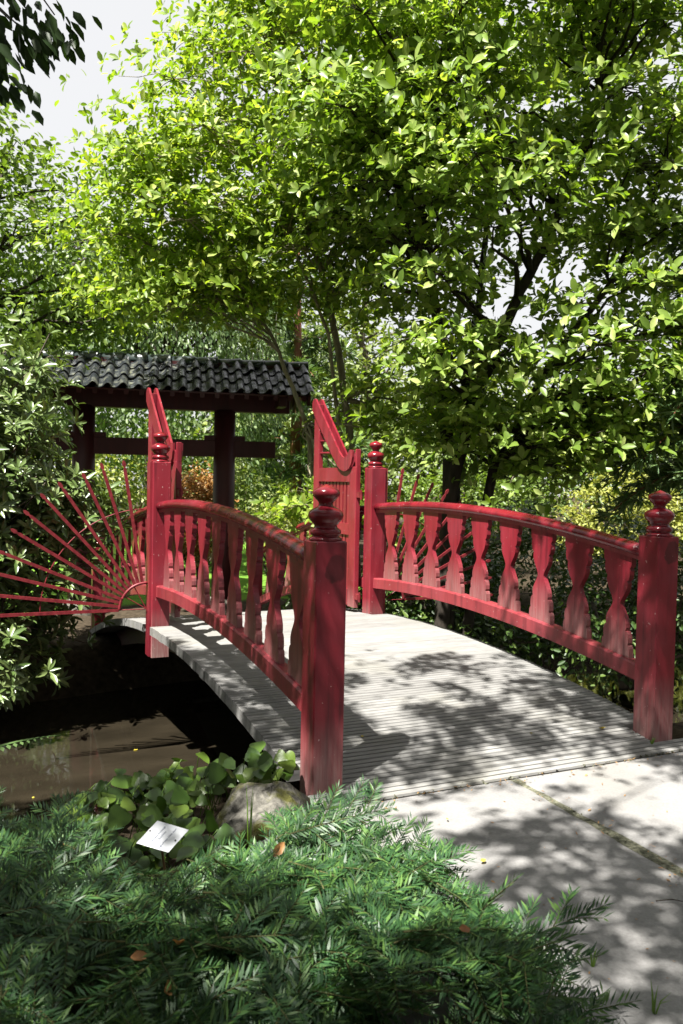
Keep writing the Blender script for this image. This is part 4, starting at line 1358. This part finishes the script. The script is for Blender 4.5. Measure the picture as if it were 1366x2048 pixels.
# ---- ferns ----
def fern(root, base, tip, w, droop):
    base, tip = np.array(base), np.array(tip)
    d = tip - base
    n = 30
    t = np.linspace(0, 1, n)
    p = base + d * t[:, None] + np.array([0, 0, 1.0]) * (droop * 4 * t * (1 - t))[:, None]
    s = norm(np.cross(d, (0, 0, 1.0)))
    b = MB().tube(p, np.linspace(0.003, 0.0008, n), 4)
    tan = norm(np.gradient(p, axis=0))
    for i in range(3, n):
        L = w * math.sin(math.pi * min(1, 0.25 + 0.75 * t[i])) + 0.006
        for sg_ in (-1, 1):
            e = norm(s * sg_ + tan[i] * 0.45 + np.array([0, 0, -0.15]))
            q = np.cross(e, (0, 0, 1.0)) * 0.16 * L
            c = p[i]
            b.add([c, c + e * L * .4 - q, c + e * L, c + e * L * .4 + q], [(0, 1, 2, 3)])
    put('frond', b.mesh('frond'), 'fern', root)
fe = empty('fern_plant', (-1.85, 0.15, 0.0))
tag(fe, 'green fern reaching over the pond from the left edge', 'fern')
fern(fe, (-1.95, 0.30, 0.10), (-1.18, 0.06, 0.41), 0.10, 0.06)
fern(fe, (-1.95, 0.40, 0.15), (-1.34, 0.25, 0.56), 0.09, 0.05)
fern(fe, (-1.95, 0.25, 0.10), (-1.45, -0.15, 0.33), 0.09, 0.08)
fern(fe, (-1.95, 0.35, 0.10), (-1.55, 0.6, 0.45), 0.09, 0.08)

# ---- fallen leaves, grass, twigs ----
def fallen(label, pos, s, rot, mat='dry', curl=0.3, grp='fallen leaves'):
    tvv = LEAF8[0].copy()
    tvv[:, 2] = tvv[:, 1] ** 2 * 9 * curl + (tvv[:, 0] - .5) ** 2 * 1.8 * curl + tvv[:, 0] * tvv[:, 1] * 0.8 * curl
    me = quadmesh('fallen_leaf', (tvv - np.array([.5, 0, 0])) * s * np.array([1, 1.2, 1]), LEAF8[1].reshape(-1))
    tag(put('fallen_leaf', me, mat, None, pos, rot), label, 'leaf', grp)
yz = lambda x, y: float(yew_h(x, y)) + 0.02
for lab, x, y, s, rot in (('dry orange leaf caught upright on the sunlit middle of the yew', -0.62, -1.18, 0.07, (0.9, -0.6, 0.4)),
                          ('dry tan leaf caught in the yew below the plant label', -0.60, -0.78, 0.055, (0.6, -0.8, 1.0)),
                          ('brown dead leaf in the lower left of the yew, leftmost of three', -1.16, -1.62, 0.06, (0.3, 0.2, 0.3)),
                          ('brown dead leaf in the lower left of the yew, rightmost of three', -1.05, -1.60, 0.06, (0.2, 0.4, 2.0)),
                          ('curled brown dead leaf in the lower left of the yew, lowest of three', -1.12, -1.74, 0.075, (1.0, 0.3, 1.2)),
                          ('yellow-brown leaf low in the yew near the bottom edge of the picture', -0.34, -1.86, 0.05, (0.4, 0.3, 0.2)),
                          ('rusty dead leaf on the shaded far side of the yew', -1.28, -0.95, 0.045, (0.4, 0.2, 1.3))):
    fallen(lab, (x, y, yz(x, y)), s * 0.85, rot, curl=0.55)
for lab, x, y, z, s, a in (('yellow fallen leaf on the shaded path beside the yew', 0.38, -0.92, -0.010, 0.035, 0.4),
                           ('small tan fallen leaf on the path near the first plank', 0.47, -0.50, -0.010, 0.022, 1.2),
                           ('yellow-green curled leaf on the deck beside the near right post', 2.05, 0.22, dz(0.22) + 0.004, 0.045, 2.5),
                           ('tiny pale leaf lying in the shadow of the near left post', 0.52, 0.50, dz(0.50) + 0.004, 0.028, 0.8),
                           ('tiny pale leaf in the middle of the sunlit deck front', 1.55, 0.28, dz(0.28) + 0.004, 0.022, 2.0)):
    fallen(lab, (x, y, z), s, (0.1, 0.1, a), 'yellow_leaf', 0.5)
for lab, x, y, s_, a in (('small yellow leaf floating at the edge of the bridge shadow on the pond', -0.05, 4.3, 0.05, 0.4),
                         ('tiny pale leaf floating on the sunlit pond nearest the fern', -1.05, 3.4, 0.035, 1.3)):
    fallen(lab, (x, y, -1.096), s_, (0, 0, a), 'yellow_leaf', 0.15, 'leaves floating on the pond')
def blades(label, c, n, h, sp):
    b = MB()
    for k in range(n):
        a = rng.uniform(0, 2 * math.pi)
        d = np.array([math.cos(a), math.sin(a), 0])
        p0 = np.array(c) + d * rng.uniform(0, 0.012)
        hh = h * rng.uniform(0.6, 1.0)
        w = np.array([-d[1], d[0], 0]) * 0.0035
        p1, p2 = p0 + d * sp * 0.3 + np.array([0, 0, hh * .6]), p0 + d * sp + np.array([0, 0, hh])
        b.add([p0 - w, p0 + w, p1 + w * .8, p1 - w * .8, p2], [(0, 1, 2, 3), (3, 2, 4)])
    tag(put('grass_tuft', b.mesh('grass_tuft'), 'grass'), label, 'grass', 'small grass tufts')
blades('upright grass blade growing through the yew beside the boulder', (-0.50, -0.52, 0.05), 3, 0.30, 0.02)
blades('thin weed sprouting from the path edge beside the yew', (0.30, -1.66, -0.02), 4, 0.12, 0.04)
blades('small weed on the path at the bottom right corner', (0.30, -1.92, -0.02), 5, 0.08, 0.05)
blades('little grass tuft at the foot of the near right post', (2.22, -0.02, -0.004), 7, 0.05, 0.03)
tw = MB().tube([(0.80, -1.44, -0.008), (0.86, -1.46, -0.004), (0.93, -1.52, -0.008)], [0.0025, 0.002, 0.001], 5)
tag(put('twig', tw.mesh('twig'), 'bark_dark'), 'thin dark twig lying on the path at the right edge', 'twig')
